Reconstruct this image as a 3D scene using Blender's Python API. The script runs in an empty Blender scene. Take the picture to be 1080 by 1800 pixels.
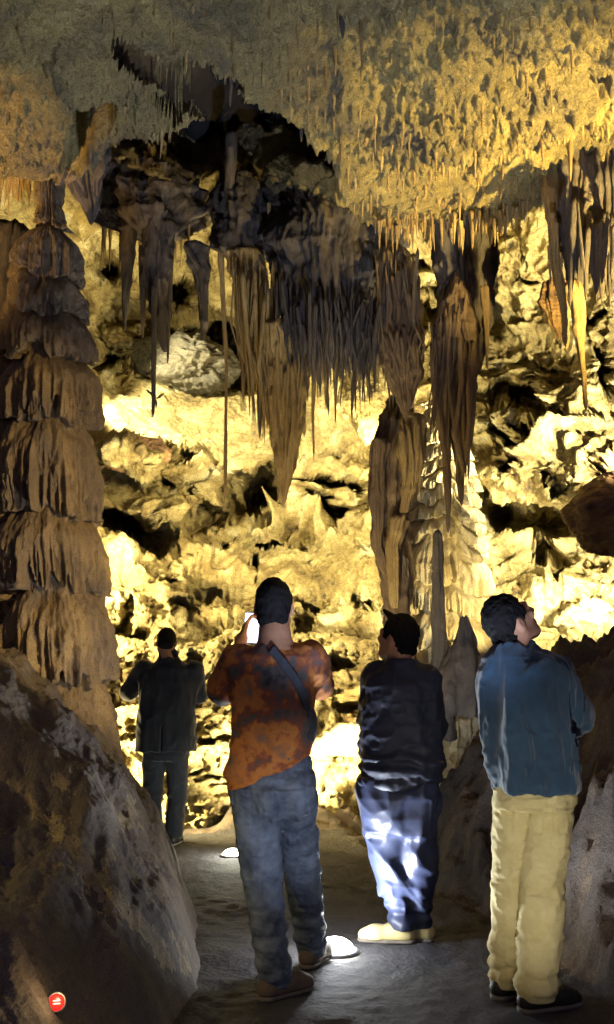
import bpy, math, random
import numpy as np
from mathutils import Vector, Matrix
R = math.radians
sc = bpy.context.scene
C = sc.collection
random.seed(7)
RNG = np.random.default_rng(11)

# ------------------------------------------------------------ camera
F = 1800.0; PITCH = math.atan(311/1800); CAMZ = 1.25
cd = bpy.data.cameras.new('camera'); cam = bpy.data.objects.new('camera', cd); C.objects.link(cam)
cam.location = (0, 0, CAMZ); cam.rotation_euler = (R(90)+PITCH, 0, 0)
cd.sensor_fit = 'VERTICAL'; cd.sensor_height = 24; cd.lens = 24*F/1800; cd.clip_end = 200; cd.clip_start = .05
sc.camera = cam
# ------------------------------------------------------------ world: the dim grey-violet light of the passage behind
w = bpy.data.worlds.new('World'); sc.world = w; w.use_nodes = True
bgn = w.node_tree.nodes['Background']
bgn.inputs[0].default_value = (.54, .50, 1.0, 1); bgn.inputs[1].default_value = .15
sc.view_settings.view_transform = 'Standard'; sc.view_settings.look = 'None'
sc.view_settings.gamma = 1; sc.view_settings.exposure = 0.98
cy = sc.cycles
cy.max_bounces = 5; cy.diffuse_bounces = 3; cy.glossy_bounces = 2; cy.transmission_bounces = 4
cy.use_denoising = True
cy.sample_clamp_indirect = 1.2; cy.sample_clamp_direct = 30

def lamp(name, loc, power, color, radius=.08, target=None, angle=None, blend=.6, parent=None):
    if target is None:
        l = bpy.data.lights.new(name, 'POINT')
    else:
        l = bpy.data.lights.new(name, 'SPOT'); l.spot_size = R(angle); l.spot_blend = blend
    l.energy = power; l.color = color; l.shadow_soft_size = radius
    o = bpy.data.objects.new(name, l); C.objects.link(o); o.location = loc
    if target is not None:
        o.rotation_euler = (Vector(target)-Vector(loc)).to_track_quat('-Z', 'Y').to_euler()
    if parent: o.parent = parent
    return o
WARM = (1.0, .74, .34); WHITE = (1.0, .81, .38); PALE = (1.0, .87, .50); GOLD = (1.0, .74, .23)
LAMPS = [
 # name, location, W, colour, radius, target, angle, blend
 ('cave_spot', (-2.1, 9.15, .5), 620, WHITE, .03, (-.6, 10.4, 1.2), 150, .5),      # behind the left mound
 ('cave_spot', (-2.2, 9.4, 2.2), 330, WHITE, .03, (-.4, 10.8, 2.2), 120, .5),      # behind the tiered column, low
 ('cave_spot', (-2.5, 10.7, 5.0), 800, PALE, .03, (-.9, 12.2, 4.3), 84, .5),       # behind the tiered column, high
 ('cave_spot', (-3.3, 8.6, 3.6), 200, WHITE, .03, (-3.2, 10.6, 6.2), 90, .5),      # left gap
 ('cave_spot', (.98, 8.95, .55), 330, WARM, .03, (.1, 10.0, 1.6), 100, .5),        # behind the right bank
 ('cave_spot', (2.3, 8.2, 1.8), 260, PALE, .03, (2.1, 9.6, 1.9), 105, .5),         # behind the crest of the right bank
 ('cave_spot', (3.1, 7.4, 2.6), 700, PALE, .03, (2.0, 9.2, 3.3), 100, .5),         # beyond the right edge
 ('cave_spot', (1.62, 7.5, 1.62), 55, WHITE, .02, (1.12, 8.6, 2.3), 75, .5),        # lights the stepped cone
 ('cave_spot', (.85, 9.2, 3.4), 240, WHITE, .03, (-.3, 10.8, 3.0), 130, .5),       # behind the brown column
 ('cave_spot', (-.25, 9.15, .2), 420, PALE, .03, (-.3, 10.5, 1.3), 118, .5),        # low before the wall, behind the phone man
 ('cave_spot', (.62, 9.0, .3), 380, WHITE, .03, (.3, 10.2, 1.9), 108, .5),          # low before the wall, behind the dark jacket
 ('cave_spot', (.95, 8.9, 3.4), 60, WHITE, .03, (.75, 9.8, 4.8), 120, .5),
 ('cave_spot', (2.9, 6.7, 2.7), 800, PALE, .03, (1.8, 9.3, 4.1), 74, .6),
 ('cave_spot', (2.9, 4.6, 2.0), 2100, GOLD, .04, (2.15, 6.0, 4.7), 68, 1.0),       # golden ceiling
 ('cave_spot', (.35, 6.6, .15), 45, GOLD, .03, (.35, 8.3, 3.6), 60, .8),           # up-light under the hanging curtains
 ('cave_spot', (-2.9, 5.0, 2.4), 430, (1, .62, .22), .04, (-2.6, 6.2, 4.7), 62, .9), # ceiling at left
 ('cave_spot', (-.36, 5.6, .1), 150, GOLD, .03, (.15, 8.0, 3.7), 62, .9),            # up-light behind the phone man's leg
 ('cave_spot', (-2.7, 2.5, 2.3), 75, GOLD, .03, (-.95, 4.0, .7), 34, .9),            # grazes the mound
 ('cave_spot', (2.0, 3.3, 2.25), 620, (1, .70, .27), .05, (-1.75, 6.6, 2.1), 38, .9), # tiered column
 ('rear_fill', (1.0, -2.2, 3.6), 48, (1.0, .84, .80), .15, None, None, 0),  # unseen fill light added behind the camera
]
for n, loc, p, c, r, t, a, b in LAMPS: lamp(n, loc, p, c, r, t, a, b)

# ------------------------------------------------------------ helpers
cp, sp = math.cos(PITCH), math.sin(PITCH)
def P(px, py, d):
    """world point seen at photo pixel px, py and standing d metres ahead"""
    px = np.asarray(px, float); py = np.asarray(py, float); d = np.asarray(d, float)
    x = (px-540)/F; v = (900-py)/F
    wy = cp - v*sp; wz = sp + v*cp
    s = d/wy
    return np.stack(np.broadcast_arrays(x*s, d+0*x, CAMZ+wz*s), -1)
VOL = RNG.random((64, 64, 64)).astype(np.float32)
def vnoise(p):
    p = np.asarray(p, np.float32); i = np.floor(p); f = p-i; i = i.astype(np.int32) & 63; j = (i+1) & 63
    f = f*f*f*(f*(f*6-15)+10)
    x, y, z = f[..., 0], f[..., 1], f[..., 2]
    a = VOL[i[..., 0], i[..., 1], i[..., 2]]*(1-x)+VOL[j[..., 0], i[..., 1], i[..., 2]]*x
    b = VOL[i[..., 0], j[..., 1], i[..., 2]]*(1-x)+VOL[j[..., 0], j[..., 1], i[..., 2]]*x
    c = VOL[i[..., 0], i[..., 1], j[..., 2]]*(1-x)+VOL[j[..., 0], i[..., 1], j[..., 2]]*x
    e = VOL[i[..., 0], j[..., 1], j[..., 2]]*(1-x)+VOL[j[..., 0], j[..., 1], j[..., 2]]*x
    return ((a*(1-y)+b*y)*(1-z)+(c*(1-y)+e*y)*z)*2-1
ROT = np.array(Matrix.Rotation(.7, 3, 'X') @ Matrix.Rotation(.9, 3, 'Z'), np.float32)
def fbm(p, o=4, g=.5):
    p = np.asarray(p, np.float32); r = 0; a = 1
    for k in range(o):
        r = r + a*vnoise(p); p = (p @ ROT)*2.03+7.3; a *= g
    return r
def billow(p, o=3, g=.5):
    p = np.asarray(p, np.float32); r = 0; a = 1
    for k in range(o):
        r = r + a*np.abs(vnoise(p)); p = (p @ ROT)*2.1+3.1; a *= g
    return r
def sstep(a, b, x):
    t = np.clip((x-a)/(b-a), 0, 1); return t*t*(3-2*t)

def mesh_np(name, V, Q, smooth=True):
    V = np.asarray(V, np.float32).reshape(-1, 3); Q = np.asarray(Q, np.int32)
    me = bpy.data.meshes.new(name); k = Q.shape[1]
    me.vertices.add(len(V)); me.vertices.foreach_set('co', V.ravel())
    me.loops.add(Q.size); me.loops.foreach_set('vertex_index', Q.ravel())
    me.polygons.add(len(Q)); me.polygons.foreach_set('loop_start', np.arange(0, Q.size, k, dtype=np.int32))
    if smooth: me.polygons.foreach_set('use_smooth', np.ones(len(Q), bool))
    me.update(calc_edges=True); me.validate()
    return me
def grid_faces(n, m, wrap=False, flip=False):
    i = np.arange(n-1)[:, None]; j = np.arange(m if wrap else m-1)[None, :]; j2 = (j+1) % m
    q = np.stack([i*m+j, i*m+j2, (i+1)*m+j2, (i+1)*m+j], -1).reshape(-1, 4)
    return q[:, ::-1] if flip else q
class G:
    def __init__(s): s.V = []; s.Q = []; s.n = 0
    def add(s, V, Q):
        s.V.append(np.asarray(V, np.float32).reshape(-1, 3)); s.Q.append(np.asarray(Q)+s.n); s.n += len(s.V[-1])
    def arrays(s): return np.concatenate(s.V), np.concatenate(s.Q)
def obj(name, me, mat, parent=None):
    o = bpy.data.objects.new(name, me); C.objects.link(o)
    if mat is not None and not me.materials: me.materials.append(mat)
    if parent is not None: o.parent = parent
    return o
def tag(o, label=None, cat=None, group=None, kind=None):
    if label: o['label'] = label
    if cat: o['category'] = cat
    if group: o['group'] = group
    if kind: o['kind'] = kind
    return o
def empty(name, loc):
    o = bpy.data.objects.new(name, None); C.objects.link(o); o.location = loc; o.empty_display_size = .1; return o
def rock_obj(name, g, mat, label=None, cat=None, group=None, kind=None):
    """one mesh whose origin sits at its own centre"""
    V, Q = g.arrays() if isinstance(g, G) else g
    c = V.mean(0); o = obj(name, mesh_np(name, V-c, Q), mat); o.location = [float(t) for t in c]
    return tag(o, label, cat, group, kind)

# ------------------------------------------------------------ materials
def rock_mat(name, cols, scale=2.0, bump=.5, rough=.75, fine=28, spec=.25, stretch=1.0, dirt=None, dist=.03, sxy=(1, 1), grit=.85):
    m = bpy.data.materials.new(name); m.use_nodes = True; nt = m.node_tree; N = nt.nodes; L = nt.links
    b = N['Principled BSDF']; b.inputs['Roughness'].default_value = rough
    b.inputs['Specular IOR Level'].default_value = spec
    geo = N.new('ShaderNodeNewGeometry'); mp = N.new('ShaderNodeMapping'); L.new(geo.outputs['Position'], mp.inputs[0])
    mp.inputs['Scale'].default_value = (sxy[0], sxy[1], stretch)
    n1 = N.new('ShaderNodeTexNoise'); n1.inputs['Scale'].default_value = scale; n1.inputs['Detail'].default_value = 7
    n1.inputs['Roughness'].default_value = .65; n1.inputs['Distortion'].default_value = .5; L.new(mp.outputs[0], n1.inputs['Vector'])
    cr = N.new('ShaderNodeValToRGB'); L.new(n1.outputs[0], cr.inputs[0])
    e = cr.color_ramp.elements
    k = len(cols)
    while len(e) < k: e.new(.5)
    for i, c in enumerate(cols):
        e[i].position = .30+.40*i/(k-1); e[i].color = (*c, 1)
    last = cr.outputs[0]
    n2 = N.new('ShaderNodeTexNoise'); n2.inputs['Scale'].default_value = fine; n2.inputs['Detail'].default_value = 6
    n2.inputs['Roughness'].default_value = .7; L.new(mp.outputs[0], n2.inputs['Vector'])
    vo = N.new('ShaderNodeTexVoronoi'); vo.inputs['Scale'].default_value = fine*.55; L.new(mp.outputs[0], vo.inputs['Vector'])
    if dirt:
        n3 = N.new('ShaderNodeTexNoise'); n3.inputs['Scale'].default_value = scale*2.7; n3.inputs['Detail'].default_value = 8
        n3.inputs['Roughness'].default_value = .72; L.new(mp.outputs[0], n3.inputs['Vector'])
        r3 = N.new('ShaderNodeMapRange'); r3.inputs[1].default_value = dirt[1]; r3.inputs[2].default_value = dirt[1]+.10; L.new(n3.outputs[0], r3.inputs[0])
        mx = N.new('ShaderNodeMix'); mx.data_type = 'RGBA'; L.new(r3.outputs[0], mx.inputs[0]); L.new(last, mx.inputs[6]); mx.inputs[7].default_value = (*dirt[0], 1)
        last = mx.outputs[2]
    mm = N.new('ShaderNodeMix'); mm.data_type = 'RGBA'; mm.blend_type = 'MULTIPLY'; mm.inputs[0].default_value = .45
    L.new(last, mm.inputs[6]); L.new(n2.outputs[0], mm.inputs[7])
    n4 = N.new('ShaderNodeTexNoise'); n4.inputs['Scale'].default_value = fine*4.2; n4.inputs['Detail'].default_value = 3; n4.inputs['Roughness'].default_value = .7
    L.new(geo.outputs['Position'], n4.inputs['Vector'])
    r4 = N.new('ShaderNodeMapRange'); r4.inputs[1].default_value = .36; r4.inputs[2].default_value = .64; r4.inputs[3].default_value = .42; r4.inputs[4].default_value = 1.35; L.new(n4.outputs[0], r4.inputs[0])
    m4 = N.new('ShaderNodeMix'); m4.data_type = 'RGBA'; m4.blend_type = 'MULTIPLY'; m4.inputs[0].default_value = grit; L.new(mm.outputs[2], m4.inputs[6]); L.new(r4.outputs[0], m4.inputs[7]); mm = m4
    br = N.new('ShaderNodeBrightContrast'); br.inputs[1].default_value = 0.03; L.new(mm.outputs[2], br.inputs[0])
    L.new(br.outputs[0], b.inputs['Base Color'])
    a0 = N.new('ShaderNodeMath'); a0.operation = 'MULTIPLY_ADD'; a0.inputs[1].default_value = .35; L.new(n4.outputs[0], a0.inputs[0]); L.new(n2.outputs[0], a0.inputs[2])
    ad = N.new('ShaderNodeMath'); ad.operation = 'MULTIPLY_ADD'; ad.inputs[1].default_value = .6
    L.new(vo.outputs[0], ad.inputs[0]); L.new(a0.outputs[0], ad.inputs[2])
    bp = N.new('ShaderNodeBump'); bp.inputs['Strength'].default_value = bump; bp.inputs['Distance'].default_value = dist
    L.new(ad.outputs[0], bp.inputs['Height']); L.new(bp.outputs[0], b.inputs['Normal'])
    return m
M = {}
M['wall'] = rock_mat('pale_calcite', [(.12, .08, .025), (.34, .25, .08), (.62, .51, .22), (.84, .78, .52)], 2.6, 1.0, .7, 24, dirt=((.06, .045, .03), .57), dist=.07)
M['ceil'] = rock_mat('golden_ceiling', [(.13, .105, .075), (.31, .235, .085), (.50, .375, .115), (.64, .51, .20)], 1.9, 1.0, .7, 34, dirt=((.12, .105, .075), .62), dist=.06)
M['dark'] = rock_mat('dark_flowstone', [(.035, .028, .03), (.08, .062, .055), (.14, .105, .075), (.30, .21, .11)], 3.0, .8, .6, 40, stretch=.35)
M['tan'] = rock_mat('tan_dripstone', [(.20, .11, .035), (.38, .24, .075), (.56, .38, .13), (.70, .52, .22)], 3.0, .8, .55, 38, stretch=.3)
M['column'] = rock_mat('brown_column_stone', [(.075, .052, .04), (.16, .108, .06), (.28, .19, .085), (.46, .32, .13)], 2.4, .9, .6, 40, stretch=.5)
M['mound'] = rock_mat('foreground_stone', [(.045, .034, .034), (.075, .057, .052), (.12, .09, .068), (.18, .125, .075)], 1.5, .8, .75, 34, dist=.02, sxy=(2.6, .5))
M['bank'] = rock_mat('bank_earth', [(.028, .020, .018), (.055, .038, .030), (.09, .063, .045), (.18, .12, .07)], 2.6, .9, .8, 22)
M['floor'] = rock_mat('path_concrete', [(.020, .018, .023), (.036, .032, .040), (.062, .055, .062)], 3.3, 1.0, .8, 60, dist=.02, dirt=((.018, .017, .02), .54))
M['brown'] = rock_mat('brown_dripstone', [(.09, .055, .035), (.18, .11, .055), (.30, .19, .09), (.46, .33, .16)], 3.0, .8, .55, 38, stretch=.3)
M['olive'] = rock_mat('olive_stone', [(.014, .012, .006), (.03, .026, .012), (.05, .042, .02), (.07, .06, .03)], 2.0, .7, .7, 30)
M['light_streak'] = rock_mat('painted_warm_light', [(.12, .09, .055), (.22, .165, .09), (.33, .25, .13), (.44, .34, .18)], 6, .8, .7, 40)  # warm light along the mound ridge, painted as a tan colour
M['recess_shade'] = rock_mat('shaded_rock', [(.006, .006, .007), (.012, .011, .012), (.022, .02, .02)], 2.0, .9, .85, 26)  # near-black colour stands in for the shade of the deep recess
M['white'] = rock_mat('white_flowstone', [(.55, .42, .2), (.72, .60, .34), (.84, .76, .54)], 3.2, .7, .55, 34, stretch=.4)
M['boulder'] = rock_mat('brown_banded_stone', [(.10, .05, .025), (.20, .10, .04), (.34, .19, .07), (.46, .29, .12)], 2.2, .8, .6, 30, stretch=3.5)

# ------------------------------------------------------------ back wall + far ceiling of the chamber, one relief surface
def rbf(ctrl, X, Y):
    c = np.array(ctrl, float); p = c[:, :2]/400.0
    D = np.linalg.norm(p[:, None]-p[None], axis=2)
    n = len(p); A = np.zeros((n+3, n+3)); A[:n, :n] = D; A[:n, n:] = np.c_[np.ones(n), p]; A[n:, :n] = A[:n, n:].T
    s = np.linalg.solve(A, np.r_[c[:, 2], 0, 0, 0])
    q = np.stack([X.ravel(), Y.ravel()], -1)/400.0
    out = s[n]+q @ s[n+1:]
    for k in range(n): out += s[k]*np.linalg.norm(q-p[k], axis=1)
    return out.reshape(X.shape)
ctrl = [(-250, 1500, 9.5), (0, 1480, 9.4), (180, 1450, 9.5), (350, 1440, 9.8), (500, 1440, 9.9), (650, 1430, 9.8), (800, 1430, 9.6), (1000, 1430, 9.6), (1350, 1500, 9),
 (0, 1200, 9.7), (200, 1200, 9.8), (350, 1200, 10.1), (520, 1200, 10.2), (650, 1200, 9.9), (800, 1150, 9.6), (1000, 1150, 9.3), (1350, 1150, 8.6),
 (200, 1050, 10.1), (350, 1050, 10.5), (520, 1040, 10.6), (640, 1040, 10.4), (220, 960, 10.3), (360, 960, 10.9), (500, 950, 11.5), (620, 950, 11.3),
 (220, 860, 11.2), (330, 830, 11.2), (470, 880, 12.0), (600, 860, 11.6), (700, 900, 10.6),
 (200, 770, 11.0), (330, 790, 11.3), (470, 810, 11.4), (620, 800, 11.0), (200, 690, 12.2), (330, 690, 12.9), (450, 720, 12.7), (560, 740, 12.2), (650, 750, 11.0),
 (200, 620, 13.2), (300, 630, 13.5), (420, 640, 13.8), (520, 640, 13.0), (640, 640, 10.6), (700, 640, 9.9),
 (200, 520, 13.0), (320, 500, 12.6), (440, 500, 11.6), (560, 520, 10.4), (700, 520, 9.8), (200, 430, 11.6), (320, 400, 10.8), (440, 400, 10.2), (560, 400, 9.5), (700, 420, 9.2),
 (0, 500, 10.6), (0, 400, 10.8), (60, 340, 10.6), (-250, 400, 10), (0, 700, 10.6), (0, 900, 10.2), (-250, 900, 9.6), (-300, 100, 7),
 (200, 330, 10.2), (300, 300, 10.0), (420, 310, 9.6), (540, 320, 9.2), (640, 350, 8.9), (320, 230, 9.7), (430, 240, 9.4), (330, 150, 11.2), (250, 150, 9.6), (420, 180, 10.8), (500, 240, 8.9),
 (170, 250, 9.0), (100, 200, 8.6), (300, -150, 7.5), (600, -150, 7.0), (900, -150, 6.6), (1350, -200, 6), (700, 250, 8.6), (900, 300, 8.4),
 (870, 430, 9.4), (960, 430, 9.0), (1080, 430, 8.6), (1350, 430, 7.6), (800, 520, 9.9), (900, 560, 9.6), (1000, 560, 9.2), (1080, 560, 8.8), (860, 660, 9.6), (960, 660, 9.2), (1080, 660, 8.7),
 (860, 780, 9.3), (960, 780, 8.8), (1080, 780, 8.3), (1350, 800, 7.4), (880, 860, 9.1), (980, 860, 8.7), (1060, 860, 8.2),
 (800, 850, 9.8), (800, 980, 9.6), (900, 930, 9.9), (980, 930, 9.8), (870, 990, 9.3), (960, 1030, 9.0), (1060, 1000, 8.8), (1350, 1000, 8.2), (900, 1080, 9.3), (1060, 1090, 9.0)]
# features: kind 'd' dome toward the viewer, 'h' hollow; x, y, rx, ry, metres, rotation in degrees
feats = [('h', 205, 655, 26, 12, .7, 5), ('h', 260, 935, 50, 26, .9, 0), ('h', 205, 925, 34, 30, .9, 0), ('h', 375, 893, 36, 15, .7, 10), ('h', 345, 912, 30, 22, .6, 0), ('h', 465, 948, 32, 6, .7, 10),
 ('h', 415, 972, 20, 13, .7, 35), ('h', 443, 1000, 16, 10, .6, 35), ('h', 430, 875, 34, 34, .8, 0), ('h', 468, 862, 24, 44, .9, 12), ('h', 560, 842, 60, 11, .7, -3), ('h', 560, 882, 30, 18, .8, -20),
 ('h', 590, 905, 34, 20, .8, 0), ('h', 630, 848, 26, 14, .7, -10), ('h', 620, 898, 30, 12, .6, -15), ('h', 520, 960, 10, 5, .3, 0), ('h', 330, 808, 22, 8, .5, 10), ('h', 305, 838, 18, 14, .6, 0),
 ('h', 345, 850, 22, 14, .5, 0), ('h', 330, 1063, 30, 14, .45, 5), ('h', 370, 1050, 20, 12, .4, 0), ('h', 300, 1010, 20, 9, .35, 5), ('h', 232, 1075, 22, 24, .55, 0), ('h', 215, 1110, 24, 30, .5, 0),
 ('h', 255, 1110, 24, 24, .5, 0), ('h', 545, 1060, 22, 10, .35, 10), ('h', 535, 1100, 14, 26, .45, 10), ('h', 590, 1160, 34, 16, .5, 15), ('h', 560, 1200, 22, 24, .5, 0), ('h', 610, 1230, 20, 26, .5, 0), ('h', 640, 1060, 20, 8, .35, -20),
 ('h', 420, 1225, 40, 7, .4, 0), ('h', 380, 1290, 30, 7, .35, 5), ('h', 370, 1370, 34, 9, .35, 5), ('h', 350, 1345, 20, 6, .3, 0), ('h', 240, 1190, 12, 20, .4, 0), ('h', 350, 1150, 12, 22, .4, 0),
 ('h', 930, 915, 70, 30, .9, 5), ('h', 885, 905, 30, 20, .8, 30), ('h', 845, 875, 18, 34, .9, -35), ('h', 960, 970, 14, 34, .6, -38), ('h', 990, 1005, 10, 16, .4, -20), ('h', 905, 690, 26, 15, .7, 20),
 ('h', 935, 715, 30, 22, .6, 25), ('h', 870, 675, 20, 18, .6, 0), ('h', 868, 770, 26, 9, .5, 30), ('h', 890, 790, 20, 8, .5, 35), ('h', 915, 760, 14, 18, .4, -40), ('h', 980, 720, 22, 10, .4, 30), ('h', 900, 820, 18, 7, .5, -5),
 ('h', 980, 850, 14, 13, .5, 20), ('h', 1045, 825, 16, 6, .4, 30), ('h', 1065, 655, 26, 34, .9, 0), ('h', 1050, 560, 18, 12, .5, 0), ('h', 920, 490, 22, 10, .5, 10), ('h', 870, 560, 12, 26, .5, 0), ('h', 960, 640, 30, 6, .4, 15),
 ('h', 700, 480, 15, 12, .5, 0), ('h', 700, 530, 13, 34, .7, -10), ('h', 735, 560, 16, 12, .6, 20), ('h', 720, 470, 14, 10, .5, 0), ('h', 690, 440, 16, 10, .5, 0), ('h', 745, 520, 8, 20, .4, 0),
 ('h', 408, 640, 28, 70, 1.2, -8), ('h', 335, 580, 70, 14, .9, -8), ('h', 310, 505, 40, 30, 1.0, 0), ('h', 190, 470, 30, 26, .9, 0), ('h', 390, 590, 20, 22, .7, 0),
 ('h', 330, 150, 70, 26, 2.2, 20), ('h', 400, 185, 60, 28, 2.2, 25), ('h', 270, 110, 45, 20, 1.5, 15), ('h', 300, 180, 40, 22, 1.2, 20), ('h', 455, 220, 30, 16, 1.2, 35),
 ('h', 155, 240, 40, 80, 1.8, 15), ('h', 165, 320, 26, 50, 1.2, 0), ('h', 640, 400, 30, 14, .6, -30), ('h', 610, 300, 30, 16, .6, 40),
 ('p', 575, 345, 135, 95, 1.1, 5), ('p', 265, 345, 105, 52, 1.3, 0), ('p', 420, 400, 60, 50, 1.0, 0), ('d', 235, 800, 62, 40, .9, 4), ('d', 220, 600, 40, 26, .7, 0), ('d', 620, 820, 60, 24, .5, 10),
 ('d', 610, 890, 40, 30, .5, 0), ('d', 370, 380, 40, 60, .5, 0), ('d', 300, 330, 50, 40, .4, 0), ('d', 240, 360, 40, 36, .4, 0), ('d', 945, 690, 30, 24, .3, 0), ('d', 720, 500, 44, 30, .3, -15), ('d', 730, 600, 40, 26, .3, -15),
 ('d', 240, 1130, 34, 30, .3, 0), ('d', 250, 1080, 30, 24, .25, 0), ('d', 300, 1380, 70, 40, .2, 0), ('d', 590, 1330, 60, 60, .35, 0), ('d', 880, 450, 50, 30, .3, 0), ('d', 1020, 1080, 60, 26, .4, -25)]
STEP = 2.1
gx = np.arange(-330, 1420, STEP); gy = np.arange(-160, 1520, STEP)
cx = np.arange(-340, 1440, 12.0); cyy = np.arange(-170, 1540, 12.0)
CX, CY = np.meshgrid(cx, cyy); Dc = rbf(ctrl, CX, CY)
X, Y = np.meshgrid(gx, gy)
fx = (X-cx[0])/12; fy = (Y-cyy[0])/12; ix = fx.astype(int); iy = fy.astype(int); fx -= ix; fy -= iy
D = (Dc[iy, ix]*(1-fx)+Dc[iy, ix+1]*fx)*(1-fy)+(Dc[iy+1, ix]*(1-fx)+Dc[iy+1, ix+1]*fx)*fy
q2 = np.stack([X/60, Y/60, 0*X], -1)
wx = fbm(q2, 5, .6)*17; wy = fbm(q2+31.7, 5, .6)*17
for k, x0, y0, rx, ry, amp, rot in feats:
    ca, sa = math.cos(R(rot)), math.sin(R(rot))
    u = ((X+wx-x0)*ca+(Y+wy-y0)*sa)/rx; v = (-(X+wx-x0)*sa+(Y+wy-y0)*ca)/ry; r = np.sqrt(u*u+v*v)
    if k == 'p': D -= amp*(1-sstep(.55, 1.2, r))
    elif k == 'd': D -= amp*np.sqrt(np.clip(1-r*r, 0, 1))*.8
    else: D += amp*(1.05 if amp >= .7 else .75)*(1-sstep(.45, 1.2, r))
B = P(X, Y, D)
def grid_normals(B):
    du = np.gradient(B, axis=1); dv = np.gradient(B, axis=0); n = np.cross(du, dv)
    n /= np.linalg.norm(n, axis=2, keepdims=True)+1e-9
    return n
Ds = D.copy()
def blur(a, k):
    for ax in (0, 1):
        c_ = np.cumsum(np.concatenate([np.repeat(np.take(a, [0], ax), k+1, ax), a, np.repeat(np.take(a, [-1], ax), k, ax)], ax), ax)
        n_ = a.shape[ax]; a = (np.take(c_, np.arange(2*k+1, 2*k+1+n_), ax)-np.take(c_, np.arange(0, n_), ax))/(2*k+1)
    return a
Ds = blur(blur(Ds, 12), 12)
nrm = grid_normals(P(X, Y, Ds)); flipm = (nrm*(B-np.array([0, 0, CAMZ]))).sum(-1) > 0; nrm[flipm] *= -1
rough_mask = np.ones_like(D)
for x0, y0, rx, ry, rt in [(400, 735, 240, 52, 10), (560, 1000, 130, 45, 8), (950, 1060, 130, 60, 0), (640, 700, 55, 60, 0), (540, 790, 120, 40, 5)]:
    ca, sa = math.cos(R(rt)), math.sin(R(rt)); rr = np.hypot(((X-x0)*ca+(Y-y0)*sa)/rx, (-(X-x0)*sa+(Y-y0)*ca)/ry); rough_mask *= .15+.85*sstep(.7, 1.15, rr)
up_ = 1-sstep(395, 450, Y)*(1-0)
leftup = up_*(1-sstep(640, 740, X)); rough_mask *= 1-.62*leftup
g1 = np.gradient(blur(D, 3), STEP, axis=0); g2 = np.gradient(blur(D, 3), STEP, axis=1); tn = np.hypot(g1, g2)/(D/F); calm = 1/(1+(tn/3.0)**2)
rough_mask *= .15+.85*calm
ds = .16*fbm(B*1.1, 4)+rough_mask*(-.24*(billow(B*1.7, 2)-.35)-.085*(billow(B*5+5, 2)-.35)-.045*(billow(B*13+9, 2)-.35))+.012*fbm(B*26, 2)
drip = np.abs(vnoise(np.stack([B[..., 0]*12, B[..., 1]*6, B[..., 2]*1.2], -1)))
dm = np.exp(-(((X-1000)/90)**2+((Y-1030)/60)**2))+np.exp(-(((X-230)/50)**2+((Y-850)/40)**2))+.6*np.exp(-(((X-580)/90)**2+((Y-800)/40)**2))
ds -= .10*dm*drip
wq = B*np.array([1.5, 1.5, 2.2])+.35*np.stack([fbm(B*2+k*5, 2) for k in range(3)], -1)
crk = (1-sstep(.0, .13, np.abs(vnoise(wq))))*sstep(-.15, .25, vnoise(B*.9+11))
crk2 = (1-sstep(.0, .16, np.abs(vnoise(wq*2.6+4))))*sstep(-.1, .3, vnoise(B*1.7+5))
ds += rough_mask*(.30*crk+.10*crk2)
coral = sstep(980, 1080, Y)*(1-sstep(640, 700, X)*1.0)+.5*sstep(820, 900, X)*sstep(400, 520, Y)
ds -= rough_mask*coral*(.08*(billow(B*13+2, 2)-.4))
ds -= rough_mask*sstep(600, 800, Y)*.11*vnoise(B*np.array([1.1, 1.1, 6.5])+.5*fbm(B*1.2, 2)[..., None])
B = B+nrm*ds[..., None]
wm = mesh_np('cave_wall', B, grid_faces(len(gy), len(gx))); wm.materials.append(M['wall']); wm.materials.append(M['recess_shade']); wm.materials.append(M['ceil'])
mi = np.where((Y+wy*1.2 < 235) & (X < 620), 1, np.where((Y+wy*1.5 < 400) & (X < 700) & (X > 120), 2, 0))[:-1, :-1].ravel().astype(np.int32)  # upper faces left of centre painted near-black as recess shade
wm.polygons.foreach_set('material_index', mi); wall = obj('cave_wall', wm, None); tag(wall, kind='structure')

# ------------------------------------------------------------ near ceiling: a hanging sheet that ends in a lip
def on_plane(px, py, z):
    x = (px-540)/F; v = (900-py)/F; wy = cp-v*sp; wz = sp+v*cp; s = (z-CAMZ)/wz
    return (x*s, wy*s)
lip = [(-700, 330), (-200, 325), (0, 318), (60, 305), (112, 290), (165, 262), (230, 250), (310, 236), (372, 214), (425, 200), (530, 262), (600, 322), (662, 405), (760, 428), (870, 422), (925, 372), (1000, 335), (1080, 300), (1350, 285), (1800, 280)]
lw = np.array([on_plane(a, b, 4.7) for a, b in lip])
nx, ny = 860, 800
cxs = np.linspace(-4.6, 4.6, nx); cys = np.linspace(0.2, 9.4, ny)
XX, YY = np.meshgrid(cxs, cys)
yl = np.interp(XX, lw[:, 0], lw[:, 1]) if np.all(np.diff(lw[:, 0]) > 0) else None
def seg_sd(X, Y, pl):
    best = np.full(X.shape, 1e9)
    for (x0, y0), (x1, y1) in zip(pl[:-1], pl[1:]):
        t = np.clip(((X-x0)*(x1-x0)+(Y-y0)*(y1-y0))/((x1-x0)**2+(y1-y0)**2), 0, 1)
        best = np.minimum(best, np.hypot(X-x0-t*(x1-x0), Y-y0-t*(y1-y0)))
    return best
order = np.argsort(lw[:, 0]); yi = np.interp(XX, lw[order, 0], lw[order, 1])
sd = seg_sd(XX, YY, lw)*np.where(YY > yi, 1, -1)
sdn = sd+.10*fbm(np.stack([XX*2.5, YY*2.5, 0*XX], -1), 3)
Z = 4.7+.0*XX
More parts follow.
